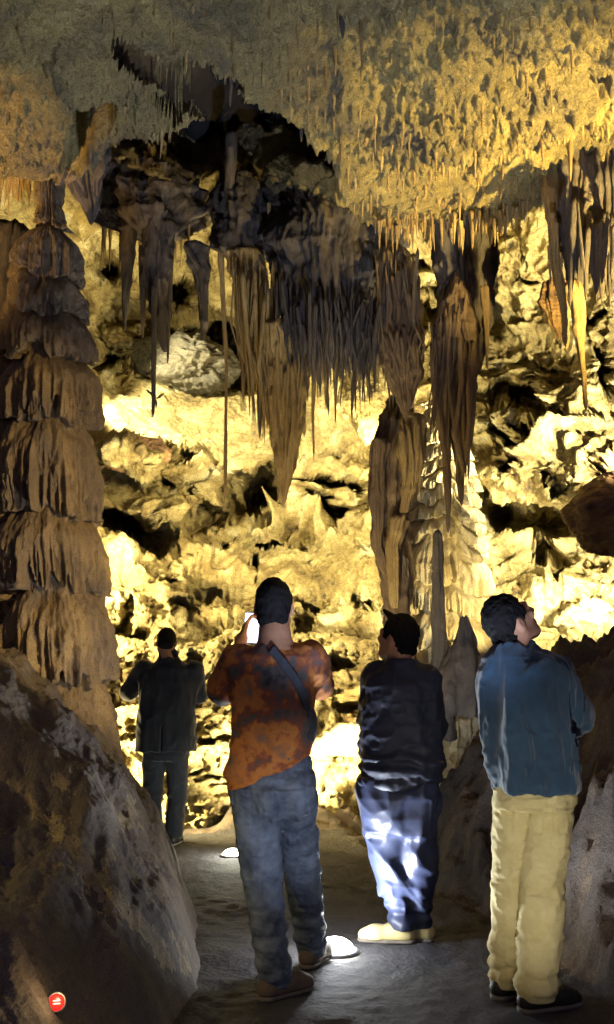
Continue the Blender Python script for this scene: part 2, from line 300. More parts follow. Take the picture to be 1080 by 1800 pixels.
Z = Z+np.where(sdn > 0, np.minimum(sdn*5, 2.6), 0)+.35*np.exp(-np.clip(-sdn, 0, 9)/.25)*0
pt = np.stack([XX, YY, Z], -1)
und = .26*fbm(pt*.8, 3); und = und*np.clip(-sdn/.5, .6, 1)
nub = (billow(pt*17, 2)-.35)
nub2 = (billow(pt*46+3, 2)-.35)
spk = np.clip(vnoise(pt*np.array([24, 24, 2])), 0, 1)**2*sstep(-.3, .5, vnoise(pt*1.4))*1.6
goldm = sstep(-.3, .6, XX-.1)
zb = 4.7+und-CAMZ; wyy = YY*cp+zb*sp; vzz = zb*cp-YY*sp; PY0 = 900-F*vzz/np.maximum(wyy, .1)
am = (.55+.6*sstep(-.35, .3, vnoise(pt*.9+3)))*(1-.7*sstep(265, 330, PY0+25*vnoise(pt*2)))
Z = Z+und+.10*fbm(pt*2.6+2, 4)-(.05+.09*goldm)*nub*1.4*am-.045*nub2*(.4+.6*am)-.10*spk*goldm*(.3+.7*am)
Z -= .05*np.clip(1-np.abs(vnoise(pt*np.array([3.2, .8, 1])+8))*5, 0, 1)
# a shallower band near the lip carries the long fringe
Z -= .10*goldm*np.exp(-(np.clip(-sdn, 0, 9)/.3)**2)*np.clip(vnoise(pt*np.array([22, 22, 3])+4), 0, 1)
# the black recess and side hollow, cut up into the vault
zb = 4.7+und-CAMZ; wyy = YY*cp+zb*sp; vzz = zb*cp-YY*sp; PX = 540+F*XX/np.maximum(wyy, .1); PY = 900-F*vzz/np.maximum(wyy, .1)
w1 = 22*fbm(np.stack([PX/70, PY/70, 0*PX], -1), 3); w2 = 22*fbm(np.stack([PX/70+9, PY/70, 0*PX], -1), 3)
HOLE = np.zeros(XX.shape, bool)
for x0, y0, rx, ry, rot, up_a in [(338, 152, 118, 46, 30, 1.5), (262, 112, 58, 28, 22, 1.4), (330, 150, 78, 42, 24, 1.5), (395, 182, 62, 40, 20, 1.5), (300, 190, 34, 16, 30, .6), (150, 235, 30, 70, 18, .9), (215, 215, 24, 12, 0, .3), (490, 245, 36, 12, 30, .5), (560, 290, 26, 10, 40, .3)]:
    ca, sa = math.cos(R(rot)), math.sin(R(rot)); r_ = np.hypot(((PX+w1-x0)*ca+(PY+w2-y0)*sa)/rx, (-(PX+w1-x0)*sa+(PY+w2-y0)*ca)/ry)
    if up_a > 1: continue
    Z += up_a*(1-sstep(.75, 1.12, r_))*(YY > .5)
# pockets in the ceiling at left and above the dark hollow
for px_, py_, r_, a_ in [(140, 40, .22, .35), (230, 30, .2, .3), (110, 90, .25, -.25), (150, 130, .2, -.2), (330, 20, .4, .25), (430, 60, .3, .2), (600, 160, .35, .15), (1030, 230, .1, .3), (870, 130, .25, .15)]:
    wxp, wyp = on_plane(px_, py_, 4.7); Z += a_*np.exp(-((XX-wxp)**2+(YY-wyp)**2)/r_**2)
zf = np.minimum(Z, 5.6)-CAMZ; wf = YY*cp+zf*sp; PXf = 540+F*XX/np.maximum(wf, .1); PYf = 900-F*(zf*cp-YY*sp)/np.maximum(wf, .1)
for x0, y0, rx, ry, rot in [(262, 112, 56, 28, 22), (330, 148, 92, 42, 27), (392, 178, 56, 36, 24)]:
    ca, sa = math.cos(R(rot)), math.sin(R(rot)); r_ = np.hypot(((PXf+w1*.6-x0)*ca+(PYf+w2*.6-y0)*sa)/rx, (-(PXf+w1*.6-x0)*sa+(PYf+w2*.6-y0)*ca)/ry); HOLE |= (r_ < 1) & (YY > 2)
pt = np.stack([XX, YY, Z], -1)
CEIL = pt[::5, ::5].reshape(-1, 3).copy(); CEIL = CEIL[(~HOLE[::5, ::5].ravel()) & (sd[::5, ::5].ravel() < -.05) & (CEIL[:, 1] > 4.4)]
ceil = obj('cave_ceiling', mesh_np('cave_ceiling', pt, grid_faces(ny, nx, flip=True)[~HOLE[:-1, :-1].ravel()]), M['ceil']); tag(ceil, kind='structure')
ceil.data.materials.append(M['recess_shade']); ceil.data.polygons.foreach_set('material_index', ((sdn > .3) & (XX < .3))[:-1, :-1].ravel()[~HOLE[:-1, :-1].ravel()].astype(np.int32))  # lip faces behind the recess get the painted shade too

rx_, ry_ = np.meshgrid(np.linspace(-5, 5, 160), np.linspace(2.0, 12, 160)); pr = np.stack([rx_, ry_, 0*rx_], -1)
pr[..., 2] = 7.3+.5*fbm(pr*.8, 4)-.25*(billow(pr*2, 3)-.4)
tag(obj('cave_roof', mesh_np('cave_roof', pr, grid_faces(160, 160, flip=True)), M['recess_shade']), kind='structure')  # roof coloured near-black so the recess looks unlit
# ------------------------------------------------------------ floor with the right bank
fxs = np.linspace(-7, 7, 640); fys = np.linspace(-4, 11.5, 660)
XX, YY = np.meshgrid(fxs, fys)
pt = np.stack([XX, YY, 0*XX], -1)
xb = np.interp(YY, [-4, 3, 4.3, 5.4, 7, 8.2, 9.2, 11], [1.7, 1.35, 1.22, 1.02, .74, .58, .35, .2])+.10*fbm(pt*1.3, 3)
t = XX-xb
h = np.where(t > 0, 1.55*(1-np.exp(-t*1.1))+.28*t, 0)
h *= sstep(-.1, .35, t)*np.interp(YY, [-4, 5.5, 7.8, 8.4, 9.2], [1, 1, 1.05, .75, .15])
h += sstep(0, .3, t)*(.16*(fbm(pt*1.7+3, 4)))-sstep(0, .2, t)*.10*billow(pt*5, 3)
xl = np.interp(YY, [-4, 6, 8, 9, 10], [-1.6, -1.3, -1.2, -1.9, -1.8])
tl = xl-XX; h += np.where(tl > 0, tl*.9, 0)*sstep(0, .4, tl)*np.interp(YY, [8, 9.2], [1, .25])
edge = sstep(9.2, 9.7, YY); h += edge*(.12+.25*billow(pt*3, 3))*sstep(-.9, -.6, XX+.0*YY)*.6
h += .010*fbm(pt*2.5, 3)+.005*fbm(pt*14, 3)+sstep(-.05, .2, t)*(.10*fbm(pt*4, 4)-.08*billow(pt*9, 3))
pt[..., 2] = h
me = mesh_np('cave_floor', pt, grid_faces(660, 640))
me.materials.append(M['floor']); me.materials.append(M['bank'])
tt = ((t > .02) | (tl > 0) | (YY > 9.35))[:-1, :-1].ravel().astype(np.int32)
me.polygons.foreach_set('material_index', tt)
tag(obj('cave_floor', me, None), kind='structure')

# ------------------------------------------------------------ left mound in the foreground
mx_, my_ = np.linspace(-3.6, -.2, 430), np.linspace(1.4, 8.3, 640)
XX, YY = np.meshgrid(mx_, my_); pt = np.stack([XX, YY, 0*XX], -1)
xb = np.interp(YY, [1.4, 2.6, 3.8, 4.6, 5.3, 6.3, 7.0, 8.3], [-.42, -.46, -.52, -.47, -.52, -.66, -.86, -1.3])+.035*fbm(pt*2.2, 3)
t = xb-XX
slope = np.interp(YY, [1.4, 3, 4.6, 6.3, 8.3], [.62, .74, 1.02, 1.5, 1.5])
h = slope*t+.16*(1-np.exp(-np.clip(t, 0, 9)*9))
h = np.where(h > 1.05, 1.05+(h-1.05)*.62, h)
rid = np.exp(-((t-np.interp(YY, [2, 4, 6], [.55, .38, .55]))/.12)**2)
h += .07*rid*sstep(1.8, 3.2, YY)
h += sstep(-.02, .25, t)*(.10*fbm(pt*1.5+8, 3)+.07*fbm(np.stack([XX*6+YY*1.2, YY*1.3, 0*XX], -1), 3)-.015*billow(pt*14, 2)+.010*fbm(pt*30, 2))
h += .10*np.exp(-((t-.1)/.09)**2)*sstep(5.0, 5.8, YY)*np.clip(vnoise(pt*5+3), 0, 1)
h = np.where(t < 0, np.maximum(t*3.5, -.35), h)
pt[..., 2] = h-.02
mz = pt[..., 2]-CAMZ; mw = YY*cp+mz*sp; mpx = 540+F*XX/np.maximum(mw, .1); mpy = 900-F*(mz*cp-YY*sp)/np.maximum(mw, .1)
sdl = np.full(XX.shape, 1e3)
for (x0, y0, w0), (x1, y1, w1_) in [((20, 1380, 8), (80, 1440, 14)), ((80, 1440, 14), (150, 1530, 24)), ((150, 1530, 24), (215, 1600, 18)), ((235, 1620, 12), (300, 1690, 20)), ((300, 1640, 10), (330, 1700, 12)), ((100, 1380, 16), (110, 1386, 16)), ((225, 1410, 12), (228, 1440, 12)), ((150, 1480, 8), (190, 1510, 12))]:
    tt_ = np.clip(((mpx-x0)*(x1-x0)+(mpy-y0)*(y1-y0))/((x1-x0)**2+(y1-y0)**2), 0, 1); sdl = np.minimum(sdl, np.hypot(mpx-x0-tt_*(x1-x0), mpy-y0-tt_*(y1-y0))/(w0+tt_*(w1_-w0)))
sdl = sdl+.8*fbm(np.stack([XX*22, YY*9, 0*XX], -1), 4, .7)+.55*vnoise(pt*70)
mound = rock_obj('flowstone_mound', (pt.reshape(-1, 3), grid_faces(640, 430)), M['mound'], 'dark sloping mound of smooth flowstone filling the lower left foreground', 'rock mound')
mound.data.materials.append(M['light_streak']); mound.data.polygons.foreach_set('material_index', (sdl < .85)[:-1, :-1].ravel().astype(np.int32))  # stripes of warm light painted onto the mound faces

# ------------------------------------------------------------ generic dripstone loft
def loft(rows, n=60, m=40, ribs=10, rib=.18, lump=.12, seed=0, tip=True, spiral=0., fine=.05, cap=True):
    """rows of (px, py, width_px, d[, thickness ratio]); ribbed, lumpy, closed at both ends"""
    r = np.array([tuple(a)+((.7,) if len(a) == 4 else ()) for a in rows], float)
    s = np.r_[0, np.cumsum(np.hypot(np.diff(r[:, 0]), np.diff(r[:, 1]))+1e-6)]; s /= s[-1]
    u = np.linspace(0, 1, n)
    c = [np.interp(u, s, r[:, k]) for k in range(5)]
    ctr = P(c[0], c[1], c[3]); hw = c[2]/2/F*c[3]
    if tip:
        k = max(2, n//14); e = np.ones(n); k3 = max(2, n//18); e[:k3] = np.sqrt(np.clip(1-(1-np.arange(k3)/k3)**2, .003, 1)); e[-k:] = np.sqrt(np.clip(1-(np.arange(1, k+1)/k)**2, 0, 1)); hw = hw*e
    th = np.linspace(0, 2*np.pi, m, endpoint=False)
    U, T = np.meshgrid(u, th, indexing='ij'); hgt = ctr[:, 2][:, None]+0*T
    q = np.stack([np.cos(T)*ribs/3.2, np.sin(T)*ribs/3.2, hgt*.9+seed*3.7+spiral*U], -1)
    q2 = np.stack([np.cos(T)*1.3+seed, np.sin(T)*1.3, hgt*3.2], -1)
    q3 = np.stack([np.cos(T)*ribs/1.2, np.sin(T)*ribs/1.2, hgt*5+seed], -1)
    mod = 1-rib*(np.abs(vnoise(q))*2-.5)+lump*fbm(q2, 3)+fine*vnoise(q3)*2
    RR = hw[:, None]*mod
    V = np.stack([ctr[:, 0][:, None]+np.cos(T)*RR, ctr[:, 1][:, None]-np.sin(T)*RR*c[4][:, None], hgt+.02*vnoise(q2*2)*(hw[:, None] > .02)], -1)
    if hw.max() > .05:
        dr = V-ctr[:, None]; dr /= np.linalg.norm(dr, axis=-1, keepdims=True)+1e-6; hs = np.clip(hw/.12, 0, 1)[:, None]
        V += dr*(hs*(.022*fbm(V*np.array([9, 9, 4]), 3)-.035*(billow(V*np.array([16, 16, 6])+seed, 2)-.4)))[..., None]
    Q = grid_faces(n, m, wrap=True)
    V = V.reshape(-1, 3)
    if cap:
        V = np.vstack([V, ctr[0], ctr[-1]]); a = n*m; j = np.arange(m); j2 = (j+1) % m
        Q = np.vstack([Q, np.stack([j2, j, a+0*j, a+0*j], -1)[:0], ])
    return V, Q
def strands(g, line_top, line_bot, count, wpx=(5, 10), dj=.12, seed=0, jit=12, start=(0., .3), tooth=26, curve=0):
    """tapered strands running from one line down to another, added to the same mesh"""
    rr = np.random.default_rng(seed); a = np.array(line_top, float); b = np.array(line_bot, float)
    for k in range(count):
        u = (k+rr.random())/count
        ta = [np.interp(u, np.linspace(0, 1, len(a)), a[:, i]) for i in range(3)]
        tb = [np.interp(u, np.linspace(0, 1, len(b)), b[:, i]) for i in range(3)]
        s = rr.uniform(*start); x0 = ta[0]+(tb[0]-ta[0])*s; y0 = ta[1]+(tb[1]-ta[1])*s
        d = ta[2]+rr.normal()*dj*.6; w_ = rr.uniform(*wpx)*math.exp(rr.normal()*.28); x1 = tb[0]+rr.normal()*jit*.3; y1 = tb[1]+rr.uniform(-1, 1)*tooth
        mx = (x0+x1)/2+rr.normal()*4+curve; x0 += rr.normal()*4
        V, Q = loft([(x0, y0-8, w_*.1, d+.05, 1), (x0, y0, w_*.9, d, 1), (mx, (y0+y1)/2, w_, d-.02, 1), (x1, y0+(y1-y0)*.85, w_*.62, d-.02, 1), (x1, y1, w_*.12, d-.02, 1)], n=26, m=9, ribs=3, rib=.25, lump=.22, seed=k+seed)
        g.add(V, Q)

def formation(name, label, cat, mat, lofts, strandsets=(), group=None):
    g = G()
    for a, kw in lofts: g.add(*loft(a, **kw))
    for a, kw in strandsets: strands(g, *a, **kw)
    return rock_obj(name, g, M[mat], label, cat, group)

# tiered column: stacked drip tiers
def tiered(rows, tiers, n=620, m=460, depth=.16, teeth=26, seed=0, tooth=.35, lump=.05, th_ratio=.85):
    r = np.array(rows, float); u = np.linspace(0, 1, n)
    s = (r[:, 1]-r[0, 1])/(r[-1, 1]-r[0, 1]); c = [np.interp(u, s, r[:, k]) for k in range(4)]
    # smooth the outline a little
    ctr = P(c[0], c[1], c[3]); hw = c[2]/2/F*c[3]
    th = np.linspace(0, 2*np.pi, m, endpoint=False)
    PY, T = np.meshgrid(c[1], th, indexing='ij')
    ring = np.stack([np.cos(T)*1.4+seed, np.sin(T)*1.4, PY/170], -1)
    off = 26*vnoise(ring)+12*vnoise(ring*2.7+4)
    pyo = PY+off
    tb = np.array(tiers, float); k = np.clip(np.searchsorted(tb, pyo.ravel()).reshape(pyo.shape)-1, 0, len(tb)-2)
    t = (pyo-tb[k])/(tb[k+1]-tb[k])
    q = np.stack([np.cos(T)*teeth/6.0, np.sin(T)*teeth/6.0, k*5.3+seed+PY/260], -1)
    q1 = np.stack([np.cos(T)*teeth/2.6, np.sin(T)*teeth/2.6, k*3.1+seed+PY/120], -1)
    rb = vnoise(q); rb2 = vnoise(q1); rib = np.abs(rb)*1.2+np.abs(rb2)*.9
    end = 1-tooth*np.clip(.15+rb*.8+rb2*.9, 0, 1)
    up = np.sin(np.pi/2*np.clip(t/.5, 0, 1))**.8; dn = 1-sstep(end-.10, end+.02, t)
    prof = up*dn
    H = hw[:, None]
    rad = H*(1+lump*fbm(ring*2, 3))-depth*(1-prof)-depth*.55*(rib-.25)*sstep(.12, .5, t)*dn+.012*fbm(np.stack([np.cos(T)*12, np.sin(T)*12, PY/14], -1), 2)
    rad = np.maximum(rad, H*.25)
    V = np.stack([ctr[:, 0][:, None]+np.cos(T)*rad, ctr[:, 1][:, None]-np.sin(T)*rad*th_ratio, ctr[:, 2][:, None]+0*T-.05*prof], -1)
    return V.reshape(-1, 3), grid_faces(n, m, wrap=True)

V1, Q1 = tiered([(92, 296, 90, 6.6), (88, 318, 64, 6.6), (88, 352, 46, 6.6), (90, 385, 62, 6.6), (88, 405, 104, 6.6), (84, 440, 134, 6.6), (82, 500, 146, 6.6), (80, 560, 168, 6.6), (88, 660, 190, 6.6), (86, 800, 196, 6.6), (90, 950, 200, 6.6), (98, 1060, 206, 6.6), (104, 1180, 206, 6.6), (104, 1330, 216, 6.6)],
                [260, 300, 395, 500, 560, 640, 752, 915, 1060, 1200, 1380], seed=2, depth=.13, teeth=30, tooth=.40)
rock_obj('cave_column', (V1, Q1), M['column'], 'massive tiered brown dripstone column at the left edge', 'cave column')
formation('stalagmite', 'dark rounded dome shoulder behind the tiered column at the left edge', 'stalagmite', 'dark',
 [([(20, 398, 60, 7.4, 1), (10, 412, 110, 7.4, 1), (0, 450, 130, 7.4, 1), (-10, 700, 150, 7.4, 1), (-10, 1150, 170, 7.4, 1)], dict(n=90, m=80, tip=False, rib=.1))])
# stepped pale flowstone behind
V2, Q2 = tiered([(770, 700, 60, 8.9), (775, 770, 100, 8.8), (775, 850, 140, 8.7), (772, 930, 170, 8.6), (772, 1010, 195, 8.6), (775, 1110, 205, 8.6), (775, 1450, 230, 8.6)],
                [660, 720, 760, 792, 818, 846, 872, 902, 930, 960, 1030, 1085, 1160, 1330], seed=9, depth=.15, teeth=40, tooth=.34, n=620, m=460)
rock_obj('stepped_flowstone', (V2, Q2), M['white'], 'stepped pale flowstone cone with fringed tiers behind the thin dark stalagmite', 'flowstone')
formation('stalagmite', 'thin dark pole-like stalagmite in front of the stepped pale flowstone', 'stalagmite', 'dark',
 [([(769, 938, 17, 7.7, 1), (770, 1000, 20, 7.7, 1), (772, 1100, 24, 7.7, 1), (774, 1180, 34, 7.7, 1), (776, 1300, 50, 7.7, 1)], dict(n=90, m=30, tip=False, rib=.15, lump=.1)), ([(769, 945, 17, 7.7, 1), (769, 938, 16, 7.7, 1), (769, 933, 8, 7.7, 1), (769, 931, 1, 7.7, 1)], dict(n=14, m=24))])
formation('stalagmite', 'squat dark broad stalagmite standing on the bank behind the thin pole', 'stalagmite', 'dark',
 [([(815, 1085, 12, 7.5, 1), (818, 1120, 34, 7.5, 1), (812, 1160, 66, 7.5, 1), (800, 1260, 110, 7.5, 1)], dict(n=70, m=60, tip=False, rib=.15))])
# brown column centre right
formation('cave_column', 'brown ribbed column with orange lit drapery between ceiling and lower wall', 'cave column', 'brown',
 [([(706, 700, 40, 8.1, .7), (700, 740, 66, 7.95, .7), (692, 800, 62, 7.9, .7), (690, 850, 60, 7.9, .7), (690, 950, 54, 7.9, .7), (696, 1020, 52, 7.9, .7), (700, 1090, 44, 7.9, .7), (706, 1200, 60, 7.9, .7), (706, 1400, 90, 7.9, .7)], dict(n=200, m=110, rib=.35, ribs=22, tip=False)),
  ([(668, 770, 34, 7.75, .6), (662, 860, 30, 7.75, .6), (664, 960, 24, 7.75, .6), (676, 1010, 14, 7.75, .6)], dict(n=90, m=50, rib=.3, ribs=14))])
formation('hanging_drapery', 'orange-tan ribbed drapery clinging to the right face of the brown column', 'dripstone curtain', 'tan',
 [([(728, 725, 38, 7.7, .6), (722, 800, 46, 7.7, .6), (720, 850, 26, 7.7, .5), (708, 905, 14, 7.7, .5)], dict(n=90, m=60, rib=.35, ribs=16)),
  ([(700, 905, 40, 7.7, .6), (690, 960, 30, 7.7, .6), (694, 1070, 16, 7.7, .6)], dict(n=90, m=50, rib=.3, ribs=14))],
 [(([(705, 740, 7.62), (745, 730, 7.62)], [(705, 830, 7.6), (742, 860, 7.6)], 12), dict(seed=5, wpx=(5, 9), tooth=30, dj=.03))])
# big hanging masses
formation('hanging_rock', 'grey hanging rock from which the cluster right of the tiered column grows', 'hanging rock', 'dark',
 [([(250, 270, 60, 8.9, .6), (252, 310, 150, 8.8, .6), (256, 350, 195, 8.7, .6), (258, 388, 185, 8.6, .6), (262, 412, 120, 8.5, .6), (266, 424, 40, 8.5, .6)], dict(n=110, m=150, rib=.16, ribs=26, lump=.4))])
formation('hanging_rock', 'grey hanging rock from which the bright golden strands grow', 'hanging rock', 'dark',
 [([(418, 300, 40, 8.6, .6), (420, 350, 100, 8.5, .6), (426, 410, 120, 8.4, .6), (430, 445, 100, 8.3, .6), (432, 462, 40, 8.3, .6)], dict(n=90, m=110, rib=.2, ribs=20, lump=.35))])
formation('hanging_drapery', 'dark shadowed curtain of dripstone strands hanging in the centre', 'dripstone curtain', 'dark',
 [([(545, 225, 60, 8.9, .6), (560, 280, 150, 8.7, .6), (578, 340, 215, 8.5, .5), (590, 400, 240, 8.2, .45), (585, 450, 240, 8.15, .45), (590, 520, 225, 8.1, .4), (600, 580, 200, 8.1, .35), (605, 630, 150, 8.1, .3), (610, 650, 60, 8.1, .3)], dict(n=170, m=200, rib=.2, ribs=46, lump=.14))],
 [(([(480, 470, 7.85), (560, 520, 7.6), (640, 520, 7.62), (700, 470, 7.85)], [(490, 620, 7.8), (560, 640, 7.6), (640, 640, 7.6), (700, 600, 7.8)], 150), dict(seed=11, wpx=(3, 8), tooth=44, start=(0, .6))),
  (([(540, 560, 7.7), (700, 540, 7.8)], [(545, 690, 7.7), (700, 690, 7.8)], 44), dict(seed=12, wpx=(3, 6), tooth=55))])
formation('hanging_drapery', 'bright golden strands hanging side by side left of the central dark curtain', 'dripstone curtain', 'tan',
 [([(430, 435, 70, 8.2, .5), (440, 500, 70, 8.2, .45), (455, 580, 50, 8.2, .4), (465, 660, 36, 8.2, .4), (470, 720, 14, 8.2, .4)], dict(n=120, m=90, rib=.35, ribs=26))],
 [(([(405, 445, 8.0), (480, 450, 8.0)], [(420, 640, 8.0), (490, 780, 7.95)], 44), dict(seed=21, wpx=(3, 8), tooth=60, curve=-4, start=(0, .5))),
  (([(425, 470, 7.9), (470, 470, 7.9)], [(450, 660, 7.9), (480, 730, 7.9)], 12), dict(seed=22, wpx=(5, 9), tooth=50, curve=-6))])
formation('stalactite', 'large ribbed stalactite tapering to a point left of centre', 'stalactite', 'tan',
 [([(505, 560, 90, 7.9, .7), (508, 640, 74, 7.9, .7), (506, 700, 58, 7.85, .8), (503, 770, 44, 7.85, .8), (500, 830, 30, 7.85, .8), (498, 870, 17, 7.85, .8), (498, 893, 6, 7.85, .8)], dict(n=180, m=90, rib=.4, ribs=18, lump=.1))],
 [(([(478, 600, 7.75), (535, 600, 7.75)], [(490, 780, 7.72), (518, 800, 7.72)], 12), dict(seed=31, wpx=(6, 11), tooth=50, dj=.04))])
formation('hanging_drapery', 'pointed V-shaped drapery with lit rims beside the big dark stalactite', 'dripstone curtain', 'brown',
 [([(690, 430, 50, 7.9, .5), (695, 480, 74, 7.8, .5), (700, 540, 80, 7.7, .5), (705, 600, 74, 7.65, .5), (708, 650, 62, 7.6, .5), (711, 690, 40, 7.6, .5), (712, 720, 16, 7.6, .5), (712, 738, 4, 7.6, .5)], dict(n=120, m=80, rib=.35, ribs=14, lump=.12))],
 [(([(675, 580, 7.5), (745, 570, 7.5)], [(690, 640, 7.48), (742, 640, 7.5)], 16), dict(seed=41, wpx=(4, 8), tooth=26, dj=.04)),
  (([(662, 450, 7.65), (735, 440, 7.65)], [(672, 620, 7.5), (738, 620, 7.5)], 46), dict(seed=43, wpx=(3, 8), tooth=50, dj=.06, start=(0, .6)))])
formation('stalactite', 'huge dark-topped stalactite hanging from the golden ceiling and ending in several points', 'stalactite', 'dark',
 [([(806, 350, 150, 7.4, .8), (808, 395, 118, 7.4, .8), (812, 440, 112, 7.4, .8), (815, 500, 100, 7.4, .8), (812, 560, 88, 7.4, .8), (806, 640, 76, 7.35, .8), (800, 700, 50, 7.35, .8), (797, 740, 30, 7.35, .8)], dict(n=190, m=120, rib=.32, ribs=20, lump=.14))])
formation('stalactite', 'golden ribbed lower half of the hanging cluster with long pointed tips', 'stalactite', 'brown',
 [([(806, 470, 12, 7.3, .5), (802, 530, 50, 7.2, .5), (800, 570, 66, 7.15, .5), (795, 640, 66, 7.2, .5), (800, 700, 54, 7.2, .5), (806, 770, 24, 7.2, .6), (810, 840, 16, 7.2, .7), (812, 890, 8, 7.2, .7)], dict(n=170, m=90, rib=.4, ribs=18)),
  ([(770, 600, 30, 7.15, .8), (775, 700, 26, 7.15, .8), (785, 800, 15, 7.15, .9), (788, 880, 11, 7.15, 1), (788, 938, 4, 7.15, 1)], dict(n=120, m=26, rib=.2, ribs=7)),
  ([(830, 560, 30, 7.2, .8), (830, 660, 24, 7.2, .8), (829, 740, 13, 7.2, .9), (829, 785, 4, 7.2, 1)], dict(n=90, m=26, rib=.2, ribs=7)),
  ([(850, 500, 20, 7.3, .8), (855, 580, 10, 7.3, .8), (857, 650, 3, 7.3, 1)], dict(n=60, m=20, rib=.2, ribs=6))],
 [(([(760, 540, 7.1), (835, 520, 7.1)], [(755, 700, 7.1), (830, 720, 7.1)], 44), dict(seed=51, wpx=(3, 9), tooth=70, dj=.06, start=(0, .6))),
  (([(790, 640, 7.05), (826, 640, 7.05)], [(800, 860, 7.05), (824, 840, 7.05)], 7), dict(seed=52, wpx=(8, 12), tooth=50, dj=.04))])
# right side draperies
formation('hanging_drapery', 'dark folded drapery sheets hanging at the upper right edge', 'dripstone curtain', 'dark',
 [([(1030, 235, 130, 6.5, .5), (1030, 300, 100, 6.4, .5), (1025, 360, 90, 6.4, .5), (1018, 430, 64, 6.4, .5), (1012, 490, 34, 6.4, .5), (1010, 540, 10, 6.4, .5)], dict(n=120, m=90, rib=.35, ribs=14)),
  ([(1085, 235, 110, 6.4, .5), (1085, 310, 90, 6.3, .5), (1085, 400, 70, 6.3, .5), (1075, 460, 40, 6.3, .5), (1068, 520, 10, 6.3, .5)], dict(n=120, m=80, rib=.35, ribs=14))],
 [(([(1000, 350, 6.2), (1090, 380, 6.1)], [(1005, 500, 6.2), (1090, 520, 6.1)], 18), dict(seed=61, wpx=(6, 13), tooth=40, dj=.08))])
formation('stalactite', 'long smooth tan stalactite curving down at the upper right', 'stalactite', 'tan',
 [([(966, 280, 40, 6.6, .8), (968, 345, 30, 6.5, .8), (972, 400, 20, 6.5, .9), (980, 480, 19, 6.5, .9), (992, 540, 17, 6.5, .9), (996, 600, 14, 6.5, .9), (997, 615, 6, 6.5, .9)], dict(n=120, m=30, rib=.12, ribs=6, lump=.08)),
  ([(985, 340, 60, 6.6, .5), (990, 370, 44, 6.6, .5), (985, 420, 20, 6.6, .5), (985, 450, 6, 6.6, .5)], dict(n=60, m=40, rib=.3, ribs=10))])
formation('stalactite', 'tan stalactite with a long lower tip below the dark right drapery', 'stalactite', 'tan',
 [([(1005, 490, 30, 6.35, .7), (1016, 540, 26, 6.35, .8), (1020, 600, 16, 6.35, .9), (1026, 660, 12, 6.35, .9), (1030, 715, 8, 6.35, .9), (1030, 722, 3, 6.35, .9)], dict(n=110, m=30, rib=.2, ribs=7))])
formation('hanging_drapery', 'short brown leaf-shaped drapery beside the curving tan stalactite', 'dripstone curtain', 'boulder',
 [([(975, 490, 46, 6.8, .4), (972, 530, 50, 6.8, .4), (976, 570, 24, 6.8, .4), (985, 600, 5, 6.8, .4)], dict(n=60, m=50, rib=.3, ribs=12))])
# banded hanging boulder, right
g = G()
n_, m_ = 200, 220
uu = np.linspace(0, 1, n_); th = np.linspace(0, 2*np.pi, m_, endpoint=False); U, T = np.meshgrid(uu, th, indexing='ij')
c0 = P(1072, 905, 7.5); prof = np.sin(np.pi*np.clip(U, 0, 1))**.55
qq = np.stack([np.cos(T)*1.5, np.sin(T)*1.5, U*3], -1)
band = np.abs(np.sin(U*34+2.5*vnoise(qq*1.2)))
rad = prof*(.31+.06*fbm(qq, 3)+.016*band)
V = np.stack([c0[0]+np.cos(T)*rad, c0[1]-np.sin(T)*rad, c0[2]+.32-U*.62+.05*np.cos(T)*prof+.02*fbm(qq*2, 2)], -1)
g.add(V, grid_faces(n_, m_, wrap=True))
rock_obj('boulder', g, M['boulder'], 'brown rounded boulder with concentric bands at the right edge', 'boulder')
def boulder(label, px, py, rx, ry, d, mat, seed, flat=1., amp=.16):
    n_, m_ = 150, 200
    U, T = np.meshgrid(np.linspace(0, np.pi, n_), np.linspace(0, 2*np.pi, m_, endpoint=False), indexing='ij')
    dr = np.stack([np.sin(U)*np.cos(T), np.sin(U)*np.sin(T), np.cos(U)], -1); c = P(px, py, d); a_, b_ = rx/F*d, ry/F*d
    r = 1+1.5*amp*fbm(dr*1.3+seed, 4)-.09*(billow(dr*4+seed, 3)-.4)
    V = c+dr*np.array([a_, a_*flat, b_])*r[..., None]
    return rock_obj('boulder', (V.reshape(-1, 3), grid_faces(n_, m_, wrap=True)[:, ::-1]), M[mat], label, 'boulder')
boulder('big rounded olive-brown boulder behind the hanging rods above the white ledge', 338, 642, 88, 54, 12.4, 'olive', 3.)
boulder('smaller rounded boulder to the left of the big olive-brown one', 268, 628, 36, 34, 12.7, 'olive', 5.)
boulder('pale yellow dome of rock under the right end of the central dark curtain', 645, 705, 50, 64, 9.6, 'wall', 8., .8)
boulder('brown overhanging boulder with a dark top below the left end of the white ledge', 240, 800, 56, 34, 11.0, 'boulder', 11.)
